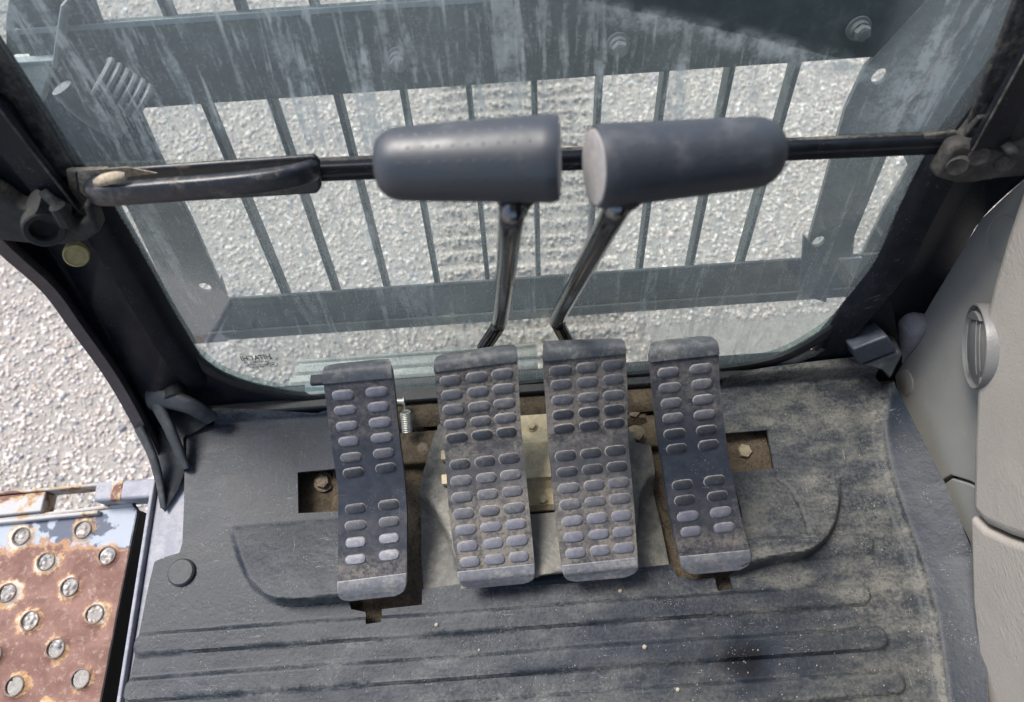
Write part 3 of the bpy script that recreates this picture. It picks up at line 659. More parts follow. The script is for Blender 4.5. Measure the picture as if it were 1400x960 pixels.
        m = MB(); m.prism([A2, B2, B2+s*.028, A2+s*.028], WN*.006); m.build('side_frame', 'dirty_seal', t2, .002)
    # corner blocks
    m = MB(); m.prism([W(92, 228, -.016), W(150, 226, -.016), W(150, 262, -.016), W(118, 282, -.016), W(100, 270, -.016)], WN*.006); m.build('corner_block', 'handle_dust', t2, .002)
    m = MB(); m.prism([W(1262, 182, -.014), W(1306, 176, -.014), W(1306, 190, -.014), W(1262, 192, -.014)], WN*.004); m.build('corner_block', 'dirty_seal', t2, .0015)
    m = MB(); m.prism([W(1306, 180, -.010), W(1330, 150, -.010), W(1350, 150, -.010), W(1326, 200, -.010), W(1306, 200, -.010)], WN*.012); m.build('corner_block', 'dirty_seal', t2, .002)
    # pull handle
    h = MB(); h.prism([W(104, 231, -.02), W(432, 208, -.02), W(438, 216, -.02), W(441, 252, -.02), W(434, 261, -.02), W(132, 279, -.02), W(108, 262, -.02)], WN*.006); hp = h.build('handle', 'handle', t2, .003, 3)
    g = spline([W(140, 250, -.03), W(128, 262, -.042), W(140, 266, -.052), W(200, 262, -.056), W(300, 254, -.056), W(370, 246, -.054), W(412, 238, -.045), W(428, 232, -.03)], 7)
    n_ = len(g); m = MB(); rows = []
    for i, p in enumerate(g):
        tg = (g[min(i+1, n_-1)]-g[max(i-1, 0)]).normalized(); nn = tg.cross(WD).normalized(); uu = nn.cross(tg).normalized(); k = 0.85+.15*math.sin(math.pi*i/n_)
        rows.append([p+uu*(math.copysign(abs(math.sin(a))**.6, math.sin(a))*.0105*k)+nn*(math.copysign(abs(math.cos(a))**.6, math.cos(a))*.0065) for a in [2*math.pi*q/20 for q in range(20)]])
    m.loft(rows, True); m.f.append(list(range(20))); m.f.append([len(m.v)-20+q for q in range(20)][::-1]); m.build('grab_bar', 'handle', hp, ang=60)
    m = MB(); m.tube(spline([W(131, 250, -.052), W(150, 244, -.056), W(172, 241, -.055)], 5), [.003, .004, .0045, .005, .005, .005, .005, .005, .0045, .004, .003], 12, sq=.8); m.build('grab_end', 'handle_dust', hp)
    m = MB(); m.tube([p+WD*.0085+WN*.003 for p in g[8:-9]], .0019, 10, sq=.8); m.build('edge_strip', 'handle', hp)  # thin strip shaped to draw the highlight along the bar
    m = MB(); m.prism([W(106, 233, -.0265), W(175, 228, -.0265), W(215, 236, -.0265), W(150, 244, -.0265), W(128, 260, -.0265), W(126, 275, -.0265), W(110, 262, -.0265)], WN*.001); m.build('dust_film', 'handle_dust', hp, 0, smooth=False)
    m = MB(); m.lathe(W(430, 217, -.026), WN, [(0, .0025), (.0015, .0025), (.0018, .0015)], 10); m.build('rivet', 'seal', hp)
    rr = spline([W(x, y, -.008) for x, y in [(1345, -20), (1328, 12), (1305, 48), (1288, 80), (1262, 112), (1240, 142), (1228, 158), (1219, 176)]], 8); r2 = []
    for p in rr:
        j = .6+.5*mnoise.noise(p*200)+.2; o_ = AX*.003*mnoise.noise(p*70); r2.append([p+AX*.0026*j+o_, p-AX*.0026*j+o_])
    m = MB(); m.loft(r2); m.build('dried_drip', 'drip_thick', t2)
    for run in ([(708, -20), (712, 20), (722, 60), (716, 112)], [(746, -20), (749, 40), (744, 80), (741, 112)], [(771, -20), (774, 50), (765, 108)], [(818, -20), (808, 30), (803, 70), (797, 112)], [(592, -20), (588, 30), (578, 65), (586, 122)],
                [(512, -20), (515, 40), (521, 80), (526, 124)], [(140, 20), (170, 62), (205, 110), (218, 140)], [(378, 20), (390, 55), (412, 90), (436, 128)], [(868, 40), (866, 66), (856, 104)], [(922, 58), (918, 75), (912, 96)], [(1050, 70), (1040, 80), (1026, 94)]):
        rr = spline([W(x+random.uniform(-3, 3), y, -.008) for x, y in run], 9); r2 = []; ph = random.random()*9
        for p in rr:
            j = .5+.9*abs(mnoise.noise(p*55+Vector((ph, 0, 0)))); o_ = AX*.0016*mnoise.noise(p*80+Vector((ph, 0, 0))); r2.append([p+AX*.0021*j+o_, p-AX*.0021*j+o_])
        m = MB(); m.loft(r2); m.build('dried_drip', 'drip', t2)
    rr = spline([W(x, y, -.008) for x, y in [(18, -10), (45, 42), (75, 85), (100, 118), (140, 165), (172, 215)]], 8); r2 = []
    for p in rr:
        j = .6+.8*mnoise.noise(p*60)+.3; r2.append([p+AX*.0022*j, p-AX*.0022*j])
    m = MB(); m.loft(r2); m.build('dried_drip', 'drip', t2)
def edge_band_mat():
    m = NM('glass_edge_band'); n = m.noise(m.pos(), 60, 5, .7)
    a = m.n('ShaderNodeBsdfPrincipled'); a.inputs['Base Color'].default_value = (.3, .4, .38, 1); a.inputs['Roughness'].default_value = .3
    t = m.n('ShaderNodeBsdfTransparent'); t.inputs[0].default_value = (.8, .92, .88, 1); x = m.n('ShaderNodeMixShader')
    m.set(x.inputs[0], m.ramp(n, .3, .7, .25, .55)); m.t.links.new(t.outputs[0], x.inputs[1]); m.t.links.new(a.outputs[0], x.inputs[2]); return m.done(x.outputs[0])
windows()

# ================================================================== FLOOR
def floor():
    # steel pan below the mat
    o = MB().box((-.47, -.3, -.06), (.53, .34, -.034)).build('cab_floor', 'dirt'); o['kind'] = 'structure'
    box = (-.47, .50, -.10, .33); ol = poly2([(-.25, .0), (.33, .0), (.33, .325), (-.25, .325)])
    d = sheet('packed_dirt', 'dirt', (-.25, .33, 0, .325), .003, ol, [], lambda P: -.030+.009*fbm(P, 40, 5, 2)+.006*sstep(P[:, 0], .12, .2))
    tag(d, 'brown packed dirt in the openings round the pedals', 'dirt', kind='stuff')
    # ---- rubber mat
    L = [Z(255, 588), Z(253, 640), Z(252, 690), Z(250, 742), Z(246, 756), Z(226, 762), Z(212, 768), Z(204, 800), Z(196, 840), Z(180, 920), Z(160, 1010), Z(152, 1060)]
    Rr = [Z(1345, 1040, .03), Z(1350, 960, .03), Z(1343, 860, .03), Z(1330, 760, .03), Z(1290, 660, .03), Z(1250, 582, .03), Z(1217, 518, .03), Z(1206, 496, .03)]
    top = [Z(1180, 487, .027), Z(1100, 496, .027), Z(1040, 504, .027), Z(1000, 512, .027), Z(985, 522, .027), Z(985, 500, .027)]
    top2 = [Z(470, 552, .02), Z(430, 560, .02), Z(360, 560, .02), Z(292, 560, .02), Z(288, 578, .01)]
    outline = poly2(L[::-1][0:0]+Rr+top+top2+L)
    hole = [(472, 480), (466, 560), (470, 640), (407, 646), (408, 702), (470, 699), (472, 790), (480, 833), (500, 837), (502, 854), (523, 851), (522, 833), (577, 827), (577, 806), (640, 797),
            (640, 712), (732, 706), (775, 703), (860, 700), (862, 778), (918, 772), (925, 788), (950, 792), (977, 790), (981, 808), (1001, 805), (998, 786), (1010, 776), (1010, 700), (1000, 646), (1058, 641), (1049, 588), (983, 593), (984, 480)]
    hole = poly2([Z(*p) for p in hole])
    fold = [(q.x, q.y) for q in (Z(1205, 512), Z(1200, 560), Z(1203, 620), Z(1222, 690), Z(1245, 755), Z(1266, 830), Z(1277, 900), Z(1285, 962), Z(1290, 1050))]
    fold = np.array([(p.x, p.y) for p in spline([Vector((a, b, 0)) for a, b in fold], 6)]); fy = fold[::-1, 1]; fx = fold[::-1, 0]
    edge = np.array([(p.x, p.y) for p in Rr]); ey, ex = edge[:, 1], edge[:, 0]
    w1 = [(306, 716), (380, 709), (480, 702), (562, 700), (562, 815), (482, 823), (440, 826), (400, 829), (372, 825), (348, 808), (330, 782), (317, 750)]
    w2 = [(980, 655), (1060, 650), (1150, 645), (1157, 652), (1154, 690), (1144, 722), (1124, 748), (1098, 764), (1060, 770), (960, 782)]
    w1 = poly2(spline([Z(*p, .012) for p in w1+w1[:1]], 4)); w2 = poly2(spline([Z(*p, .012) for p in w2+w2[:1]], 4))
    ribs = [(.118, -.18, .41, .6), (.061, -.458, .389, 1), (.013, -.462, .396, 1), (-.034, -.466, .402, 1), (-.081, -.47, .4, 1)]
    groove = [(1060, 650), (1080, 672), (1092, 705), (1098, 742)]; groove = poly2(spline([Z(*p) for p in groove], 5))
    yfold = .334; fast = Z(250, 783)
    def side(P): return np.interp(P[:, 1], fy, fx), np.interp(P[:, 1], ey, ex)
    def zf(P):
        z = .0016*fbm(P, 8, 3, 9)+.0004*fbm(P, 50, 3, 8)
        for pl in (w1, w2):
            d, _ = nearest(P, pl); ins = inside(P, pl); Yt, Yb = pl[:, 1].max()-.004, pl[:, 1].min()
            h = .034*np.clip((Yt-P[:, 1])/(Yt-Yb), .0, 1); z = z+np.where(ins, h*sstep(d, -.001, .008), 0)
        for yc, xa, xb, k in ribs:
            cx = np.clip(P[:, 0], xa, xb); d = np.hypot(P[:, 0]-cx, P[:, 1]-yc-.0005*np.sin(P[:, 0]*16)); z = z+.0062*k*sstep(d, .0142, .0092)
        d, _ = nearest(P, groove, False); z = z-.0025*np.exp(-(d/.0016)**2)
        f, e = side(P); t = np.clip((P[:, 0]-f)/np.maximum(e-f, .004), 0, 1.2); z = z+.032*t**.85+.006*np.exp(-((P[:, 0]-f)/.0045)**2)
        t2 = sstep(P[:, 1], yfold-.002, yfold+.010); z = z+.027*t2*np.where(P[:, 0] > 0, 1, .8)
        z = z+.006*sstep(P[:, 0], -.448, -.456)*sstep(P[:, 1], .2, .24)
        return z
    def dust(P):
        f, e = side(P); d = .26+.38*sstep(fbm(P*np.array([.6, 1.]), 11, 5, 41), .5, .68)*sstep(P[:, 1], -.02, .08)+.2*sstep(P[:, 0], .1, .4)*sstep(P[:, 1], -.02, .12)  # dust, with warm light painted into the right side
        d = d+.35*sstep(np.abs(P[:, 0]-.415), .07, .01)*sstep(P[:, 1], .0, .08)*sstep(P[:, 1], .26, .15)
        d = d+.9*np.exp(-((P[:, 0]-f)/.003)**2)*sstep(P[:, 1], .31, .2)+1.0*sstep(P[:, 1], yfold, yfold+.002)  # fold ridge and far band: dust plus painted highlight
        d = d-.5*sstep(P[:, 0], f+.004, f+.012)
        d = d+.28*(inside(P, w2))+.08*inside(P, w1)
        for yc, xa, xb, k in ribs: d = d+.5*np.exp(-((P[:, 1]-(yc-.0118))/.0024)**2)*sstep(fbm(P, 18, 3, 12), .3, .6)*1.3*((P[:, 0] > xa)&(P[:, 0] < xb))  # pale line paints light onto the near edge of each rib
        d = d+.7*sstep(fbm(P, 9, 4, 21), .6, .72)*sstep(P[:, 1], .05, -.03)
        q = Z(1020, 905); st = np.exp(-(((P[:, 0]-q.x)/.034)**2+((P[:, 1]-q.y)/.026)**2)); d = d*(1-np.clip(st*1.3, 0, 1))-.2*st
        return np.clip(d, 0, 1)
    def stain(P):
        q = Z(1012, 902); n = fbm(P, 40, 4, 77)-.5
        return np.clip(1.35-np.hypot((P[:, 0]-q.x)/.034, (P[:, 1]-q.y)/.026)+n*1.2, 0, 1)*.95
    ROOT_ = thing('floor_mat', 'worn ribbed black rubber mat covering the cab floor', 'floor mat', (0, .1, 0))
    sheet('mat', 'mat_rubber', (-.50, .535, -.115, .372), .0021, outline, [hole], zf, ROOT_, .005, {'dust': dust, 'stain': stain}, snaps=(w1, w2))
    m = MB(); m.lathe(fast+Vector((0, 0, .001)), (0, 0, 1), [(0, .0165), (.004, .0165), (.0062, .0145), (.0066, .009), (.006, .003)], 28); m.build('fastener', 'boot', ROOT_)
    # ---- centre cover between and beside the travel pedals
    co = [(602, 588), (592, 615), (580, 655), (573, 692), (573, 760), (577, 812), (640, 803), (735, 792), (738, 790), (770, 786), (860, 781), (918, 774), (906, 716), (893, 664), (886, 617), (866, 614), (850, 585)]
    cov = poly2([Z(*p, .008) for p in co]); hl = poly2([Z(*p, .008) for p in [(700, 570), (700, 712), (772, 706), (800, 570)]])
    cl = poly2(spline([Z(*p, .008) for p in [(560, 682), (585, 690), (602, 712), (617, 740), (630, 775), (700, 800)]], 6)); cr = poly2(spline([Z(*p, .008) for p in [(905, 655), (885, 664), (872, 690), (868, 730), (850, 775), (800, 790)]], 6))
    def zc(P):
        z = .002+.001*fbm(P, 30, 3, 4); up = np.zeros(len(P))
        y1 = np.interp(P[:, 0], cl[:, 0], cl[:, 1]); y2 = np.interp(P[:, 0], cr[::-1, 0], cr[::-1, 1]); yy = np.where(P[:, 0] < .03, y1, y2)
        z = z+.034*sstep(P[:, 1], yy-.014, yy+.008)-.012*sstep(np.abs(P[:, 0]-.035), .10, .17); return z
    c = sheet('pedal_cover', 'cover', (-.14, .22, .05, .32), .0025, cov, [hl], zc, None, .012)
    tag(c, 'grey green rubber cover under the two travel pedals', 'cover')
    # strip of black mat between the travel pedals
    m = MB(); yb = Z(750, 790).y; yt = Z(750, 708).y; x0, x1 = Z(700, 750).x, Z(785, 750).x
    prof = [(yt+.004, -.012), (yt, .004), (yt-.012, .007), (yt-.03, .007), (yt-.034, .0035), (yt-.05, .0035), (yt-.054, .006), (yb-.004, .006), (yb-.008, .002)]
    m.loft([[(x, y, z) for y, z in prof] for x in (x0, x1)]); o = m.build('mat_strip', 'mat_rubber', ROOT_)
    # ---- bracket between the travel pedals
    t = thing('pedal_bracket', 'dusty tan steel bracket between the two travel pedals', 'bracket', Z(742, 640, .0))
    xa, xb = Z(640, 620).x, Z(840, 620).x
    Y = lambda py, z: Z(745, py, z).y
    prof = [(Y(566, .02), .02), (Y(590, .02), .02), (Y(600, .03), .03), (Y(604, .034), .034), (Y(652, .034), .034), (Y(657, .026), .026), (Y(668, .018), .018), (Y(690, .018), .018), (Y(698, .012), .012), (Y(702, -.01), -.01)]
    m = MB(); m.loft([[(x, y, z) for y, z in prof] for x in (xa, xb)]); m.build('housing', 'tan_steel', t, ang=25)
    for x, y, z in ((727, 583, .02), (742, 684, .018)):
        m = MB(); m.hexbolt(Z(x, y, z), (0, 0, 1), .0055, .006); m.build('bolt', 'tan_steel', t)
    for (x, y, z) in ((606, 622, .045), (607, 655, .045)):
        m = MB(); p = Z(x, y, z); m.box((p.x-.003, p.y-.006, z-.012), (p.x+.012, p.y+.006, z)); m.build('lug', 'tan_steel', t, .001)
    m = MB(); p = Z(590, 700, .02); m.prism([Z(604, 600, .022), Z(640, 600, .022), Z(640, 660, .022), Z(600, 660, .022)], (0, 0, .008)); m.build('ear', 'tan_steel', t, .003)
    # ---- bolts that hold the pan
    t = thing('pan_crossmember', 'dirt caked crossmember with bolts behind the pedals', 'crossmember', Z(640, 590, -.02))
    m = MB(); y1, y2 = Z(590, 588, -.006).y, Z(590, 632, -.006).y; m.box((-.165, y2, -.03), (.20, y1, -.006)); m.build('beam', 'dirt', t, .003)
    for (x, y, z, r, mt) in ((575, 584, -.018, .009, 'dirty_bolt'), (578, 612, -.006, .009, 'dirty_bolt'), (866, 562, -.002, .0085, 'dirty_bolt'), (870, 592, .006, .0098, 'dirty_bolt'), (1018, 615, -.016, .0098, 'bronze_bolt'), (440, 657, -.02, .0095, 'dirty_bolt'), (742, 556, -.002, .006, 'dirty_bolt')):
        m = MB(); p = Z(x, y, z); m.hexbolt(p-Vector((0, 0, .010)), (0.05, -.1, 1), r, .011); m.build('bolt', mt, t)
    m = MB(); m.prism([Z(845, 555, -.006), Z(882, 560, -.006), Z(886, 578, -.006), Z(860, 590, -.006), (Z(845, 592, -.006))], (0, 0, -.004)); m.build('plate', 'dirt', t, .001)
    # ---- return spring beside the left pedal
    t = thing('return_spring', 'small bright coil spring beside the left pedal', 'spring', Z(556, 575, .01))
    a, b = Z(554, 563, .03), Z(557, 590, .012); d = b-a; ax = d.normalized(); u = ax.orthogonal().normalized(); v = ax.cross(u); n = 11
    m = MB(); m.tube([a+d*(k/(n*16))+(u*math.cos(2*math.pi*k/16)+v*math.sin(2*math.pi*k/16))*.0062 for k in range(n*16+1)], .00095, 6); m.build('coil', 'zinc', t)
    m = MB(); m.tube([a, a-d*.45], .0009, 6); m.build('hook', 'zinc', t)
    m = MB(); m.tube([b, b+d*.3], .0009, 6); m.build('hook', 'zinc', t)
    m = MB(); m.tube([Z(536, 549, .03), Z(550, 549, .03), Z(550.5, 549, .03), Z(553, 549, .03)], [.004, .004, .0055, .0055], 14); m.build('pin', 'zinc', t)
    # ---- crumbs of grit
    N = 2600; P = np.column_stack([rng.uniform(-.46, .46, N), rng.uniform(-.1, .31, N)]); k = ~inside(P, hole)&inside(P, outline)&(rng.random(N) < (.25+.75*sstep(P[:, 1], .1, .0))); P = P[k]
    m = MB(); zz = zf(P)
    for (x, y), z in zip(P, zz):
        r = .00035+.0011*random.random()**4; i = len(m.v); q = random.random()*6
        m.vs([(x+r*math.cos(q+a), y+r*math.sin(q+a), z) for a in (0, 2.1, 4.2)]+[(x, y, z+r*1.1)]); m.f += [[i, i+1, i+3], [i+1, i+2, i+3], [i+2, i, i+3]]
    for (px, py, r) in ((848, 808, .003), (925, 943, .0026), (655, 889, .0018), (598, 855, .0028), (880, 885, .003)):
        p = Z(px, py); z = float(zf(np.array([[p.x, p.y]]))[0]); m.lathe((p.x, p.y, z-.0005), (.2, .1, 1), [(0, r), (r*.8, r*.8), (r*1.3, r*.3)], 6)
    o = m.build('grit', 'grit', None, smooth=False); tag(o, 'pale crumbs of grit scattered over the rubber mat', 'grit', kind='stuff')
floor()

# ================================================================== PEDALS
def pad_mesh():
    bm = bmesh.new(); n = 20; rings = []
    for (r, z, k) in ((1.32, -.0005, 1), (1.06, .0007, 1), (1.0, .0012, 1), (.88, .0016, 1), (.0, .00155, 0)):
        ring = []
        for q in range(n):
            a = 2*math.pi*q/n; cx = .0062*(1 if math.cos(a) > 0 else -1) if abs(math.cos(a)) > 1e-6 else 0
            ring.append(bm.verts.new(((cx*(1 if k else .3)+.0052*r*math.cos(a)), .0052*r*math.sin(a), z)))
        rings.append(ring)
    for a, b in zip(rings, rings[1:]):
        for q in range(n): bm.faces.new((a[q], a[(q+1) % n], b[(q+1) % n], b[q]))
    bm.faces.new(rings[-1]); bmesh.ops.recalc_face_normals(bm, faces=bm.faces); me = bpy.data.meshes.new('grip_pad'); bm.to_mesh(me); bm.free()
    me.shade_smooth(); me.materials.append(MAT['pad']); me.materials.append(MAT['pad_ring'])
    for k in range(n): me.polygons[k].material_index = 1
    return me
PADS = {}
for _k in ('pad', 'pad_dusty', 'pad_dark', 'pad_worn'):
    PADS[_k] = pad_mesh(); PADS[_k].materials[0] = MAT[_k]
def pedal(name, label, cat, rows, cols, padrows, dusty_, group, lip, tones=''):
    """rows: (left px, right px, z) from the far lip to the near lip"""
    Lp = spline([Z(*r[0], r[2]) for r in rows], 6); Rp = spline([Z(*r[1], r[2]) for r in rows], 6); n = len(Lp)
    base = (Lp[n//2]+Rp[n//2])/2; base.z = 0; t = thing(name, label, cat, base, group)
    C = [(a+b)/2 for a, b in zip(Lp, Rp)]
    nrm = []
    for i in range(n):
        tg = C[min(i+1, n-1)]-C[max(i-1, 0)]; u = (Rp[i]-Lp[i]).normalized(); q = u.cross(tg).normalized()
        if q.z < 0 and abs(q.z) > .2: q = -q
        nrm.append(q)
    for i in range(1, n):
        if nrm[i].dot(nrm[i-1]) < 0: nrm[i] = -nrm[i]
    if nrm[n//2].z < 0: nrm = [-q for q in nrm]
    th = .011; m = MB(); nu = 9; base_i = 0; rr = []
    for i in range(n):
        end = min(i, n-1-i); f = min(1, .72+.12*end)   # rounded corners at both ends
        row = [];
        for k in range(nu):
            s = (k/(nu-1)-.5)*f+.5 if end < 3 else k/(nu-1)
            row.append(Lp[i].lerp(Rp[i], s))
        low = [p-nrm[i]*th*(.75 if end < 2 else 1) for p in row[::-1]]
        rr.append(row+low)
    m.loft(rr, True); q = len(rr[0]); m.f.append(list(range(q))); m.f.append([len(m.v)-q+k for k in range(q)][::-1])
    o = m.build('rubber_cover', 'pedal_dirty' if dusty_ else 'pedal_clean', t, .0028, 3)
    at = o.data.attributes.new('dust', 'FLOAT', 'POINT'); vals = []
    ylo, yhi = Lp[-1].y, Lp[0].y
    for v in o.data.vertices:
        s = (v.co.y+t.location.y-ylo)/(yhi-ylo); vals.append(max(0, min(1, (.5 if dusty_ else .16)+.6*max(0, 1-abs(s-.13)/.09)+(.2 if s > .7 else 0)-.5*math.exp(-((s-.5)/.09)**2))))
    at.data.foreach_set('value', vals)
    def lipstrip(i0, i1, hts, nm, mt, grow):
        m = MB(); rr = []
        for q, i in enumerate(range(i0, i1)):
            h = hts[min(q, len(hts)-1)] if nm == 'far_lip' else hts[max(0, len(hts)-(i1-i))]
            end = min(i, n-1-i); f = grow*min(1, .74+.10*end) if end < 3 else grow
            row = [Lp[i].lerp(Rp[i], (k/8-.5)*f+.5)+nrm[i]*h for k in range(9)]; rr.append(row+[p-nrm[i]*(h+th*.8) for p in row[::-1]])
        m.loft(rr, True); q = len(rr[0]); m.f.append(list(range(q))); m.f.append([len(m.v)-q+k for k in range(q)][::-1]); m.build(nm, mt, t, .0016, 3)
    lipstrip(0, 14, [.0008, .0012, .0016, .002, .0024, .0028, .003, .0032, .0034, .0034, .0032, .003, .0028, .0024], 'far_lip', 'lip_far', 1.012)
    lipstrip(n-14, n, [.0006, .0010, .0012, .0012], 'near_lip', 'lip_near', 1.01)
    m = MB(); ll = []
    for i in range(4, n-7): a = Lp[i].lerp(Rp[i], .08)-nrm[i]*(th+.0005); b = Lp[i].lerp(Rp[i], .92)-nrm[i]*(th+.0005); ll.append([a, b, b-nrm[i]*.005, a-nrm[i]*.005])
    m.loft(ll, True); m.build('steel_plate', 'side_black', t, ang=40)
    # arm down to the floor
    i = n//2+2; a = C[i]-nrm[i]*.018; m = MB(); m.tube([a, Vector((a.x, a.y+.03, -.03))], .012, 12); m.build('pivot_arm', 'side_black', t)
    # the raised grip pads
    cp = [proj(c) for c in C]
    for ri, py in enumerate(padrows):
        k = min(range(lip, n-4), key=lambda j: abs((cp[j][1]+cp[j+1][1])/2-py)) if n > 6 else 0
        j = next((j for j in range(3, n-2) if cp[j][1] <= py <= cp[j+1][1]), k); f = (py-cp[j][1])/max(1e-6, cp[j+1][1]-cp[j][1]); f = max(0, min(1, f))
        for s in cols:
            p = Lp[j].lerp(Rp[j], s).lerp(Lp[j+1].lerp(Rp[j+1], s), f); X = (Rp[j]-Lp[j]).normalized(); Nn = nrm[j].lerp(nrm[j+1], f).normalized(); Y = Nn.cross(X).normalized(); X = Y.cross(Nn)
            g = bpy.data.objects.new('grip_pad', PADS[{'m': 'pad_dusty', 'l': 'pad', 'd': 'pad_dark', 'w': 'pad_worn'}[tones[ri]]]); COL.objects.link(g); g.parent = t; q = p-t.location+Nn*.0001
            sx = 1.0*random.uniform(.96, 1.04); sy = random.uniform(.95, 1.05)
            g.matrix_local = Matrix(((X.x*sx, Y.x*sy, Nn.x, q.x), (X.y*sx, Y.y*sy, Nn.y, q.y), (X.z*sx, Y.z*sy, Nn.z, q.z), (0, 0, 0, 1)))
    return t
P1 = pedal('foot_pedal', 'narrow black foot pedal left of all the others with two columns of pads', 'pedal',
    [((452, 499), (527, 491), .170), ((444, 506), (534, 497), .176), ((442, 519), (536, 511), .174), ((447, 560), (541, 550), .149), ((452, 600), (545, 590), .125), ((457, 635), (549, 623), .104),
     ((462, 668), (553, 655), .086), ((462, 710), (556, 700), .068), ((462, 760), (556, 748), .050), ((461, 800), (556, 788), .037), ((463, 815), (555, 803), .028), ((470, 823), (549, 814), .018)],
    (.26, .745), [538, 558.5, 580, 601, 622.5, 643, 693, 716, 739, 762], False, 'foot pedals in the cab', 3, 'llllmddmww')
P4 = pedal('foot_pedal', 'narrow black foot pedal right of all the others with two columns of pads', 'pedal',
    [((895, 467), (967, 459), .176), ((889, 475), (977, 467), .182), ((889, 489), (982, 479), .180), ((893, 530), (984, 520), .154), ((897, 570), (988, 560), .130), ((901, 604), (992, 594), .109),
     ((907, 640), (997, 629), .090), ((914, 690), (1007, 678), .070), ((923, 735), (1017, 724), .052), ((930, 764), (1026, 755), .040), ((934, 778), (1026, 768), .030), ((943, 786), (1018, 779), .020)],
    (.245, .725), [506.5, 527.5, 548.5, 569, 590, 610.5, 660, 681, 703, 724], False, 'foot pedals in the cab', 3, 'mmmmddddll')
P2 = pedal('travel_pedal', 'wide dust covered travel pedal with upright lever, left one of the middle pair', 'pedal',
    [((608, 484), (698, 471), .172), ((597, 492), (705, 477), .180), ((594, 504), (707, 489), .180), ((597, 535), (709, 522), .160), ((601, 570), (711, 557), .139), ((605, 600), (713, 588), .121),
     ((609, 630), (716, 617), .106), ((613, 690), (722, 678), .085), ((619, 740), (727, 728), .068), ((626, 787), (731, 776), .052), ((630, 799), (731, 789), .042), ((638, 805), (725, 797), .032)],
    (.18, .5, .81), [515.5, 535.5, 555.5, 575.5, 594.5, 631, 653.5, 676, 698.5, 720.5, 743, 765], True, 'travel pedals in the cab', 3, 'mmmmddmmmlll')
P3 = pedal('travel_pedal', 'wide dust covered travel pedal with upright lever, right one of the middle pair', 'pedal',
    [((744, 467), (842, 463), .174), ((743, 473), (852, 469), .182), ((743, 489), (855, 479), .182), ((744, 520), (857, 509), .162), ((747, 555), (858, 545), .141), ((749, 588), (858, 576), .122),
     ((751, 615), (859, 604), .107), ((757, 680), (865, 668), .085), ((763, 733), (869, 722), .068), ((769, 778), (872, 767), .052), ((772, 789), (872, 779), .042), ((779, 796), (862, 789), .032)],
    (.2, .52, .83), [502.5, 522.5, 543.5, 563.5, 582.5, 620, 642, 664, 686, 709, 731, 753], True, 'travel pedals in the cab', 3, 'mmmddddmmlll')

m = MB(); a_ = Z(424, 512, .06); m.box((a_.x, a_.y-.014, .052), (a_.x+.03, a_.y, .06)); m.build('pivot_tab', 'boot', P1, .002)
m = MB(); a_ = Z(414, 532, .03); m.box((a_.x, a_.y-.006, .02), (a_.x+.035, a_.y+.012, .023)); m.build('hinge_plate', 'guard_hi', P1, .001)
def lever(t, path, ra, rb, gA, gB, rA, rB, flat_right):
    """bent steel rod on the pedal and its rubber grip; A = rounded end, B = flat end"""
    pts = spline(path, 7); n = len(pts); m = MB(); m.tube(pts, [ra+(rb-ra)*k/(n-1) for k in range(n)], 18); sh = m.build('lever', 'chrome', t, ang=60)
    d = gB-gA; L = d.length; ax = d.normalized(); prof = []
    N = 26
    for k in range(N+1):
        s = k/N; r = rA+(rB-rA)*min(1, s*1.05); cap = .17
        if s < cap: q = 1-s/cap; r *= max(.0, (1-q**2.6))**.42
        if s > .975: r *= 1-.05*((s-.975)/.025)**2
        prof.append((L*s, r))
    m = MB(); m.lathe(gA, ax, prof, 40); g = m.build('grip', 'grip', sh, ang=50)
    m = MB(); m.lathe(gB-ax*.0003, ax, [(0, rB*.9), (.0008, rB*.89), (.0012, rB*.8), (.0010, rB*.1)], 36); m.build('end_face', 'grip_end', sh, ang=40)
    # moulded dimples in rows: one mesh of many tiny bumps
    u = ax.orthogonal().normalized(); v = ax.cross(u); m = MB(); tocam = (CAM-gA.lerp(gB, .5)).normalized()
    phi0 = math.atan2(tocam.dot(v), tocam.dot(u))
    for row in range(-6, 7):
        a = phi0+row*.42; rad = (u*math.cos(a)+v*math.sin(a))
        for k in range(9):
            s = .2+k*.078+(.039 if row % 2 else 0); r = rA+(rB-rA)*min(1, s*1.05); c = gA+ax*(L*s)+rad*(r-.0003)
            i = len(m.v); tt = ax; bb = rad.cross(ax)
            m.vs([c+(tt*math.cos(q)*.0024+bb*math.sin(q)*.0015) for q in [2*math.pi*z/8 for z in range(8)]]+[c+rad*.0008]); m.f += [[i+z, i+(z+1) % 8, i+8] for z in range(8)]
    o = m.build('grip_dimples', 'grip', sh, ang=80); o['kind'] = 'stuff'
    p = path[0]; dd = (path[0]-path[1]).normalized(); pc = gA+ax*.009+tocam*(rA*.62); pn = (tocam*.75-ax*.66).normalized(); mm = MB(); mm.lathe(pc-pn*.003, pn, [(0, .0085), (.0042, .0082), (.0052, .0066), (.0048, .003)], 24); mm.build('end_plug', 'grip', sh, ang=60); m = MB(); m.lathe(p-dd*.010, dd, [(0, ra*1.04), (.005, ra*1.15), (.010, ra*1.5), (.02, ra*1.7)], 20); m.build('collar', 'seal', sh)
    return sh
lever(P2, [D(704, 272, .468), D(699, 300, .474), D(692, 370, .60), D(684, 436, .775), D(679, 449, .80), D(661, 476, .83)], .0092, .0082, D(511, 226, .462), D(764, 217, .448), .0232, .0277, True)
lever(P3, [D(850, 268, .462), D(837, 296, .474), D(798, 368, .60), D(764, 432, .775), D(764, 445, .80), D(778, 470, .83)], .0092, .0082, D(1067, 206, .472), D(812, 229, .450), .0231, .0270, False)

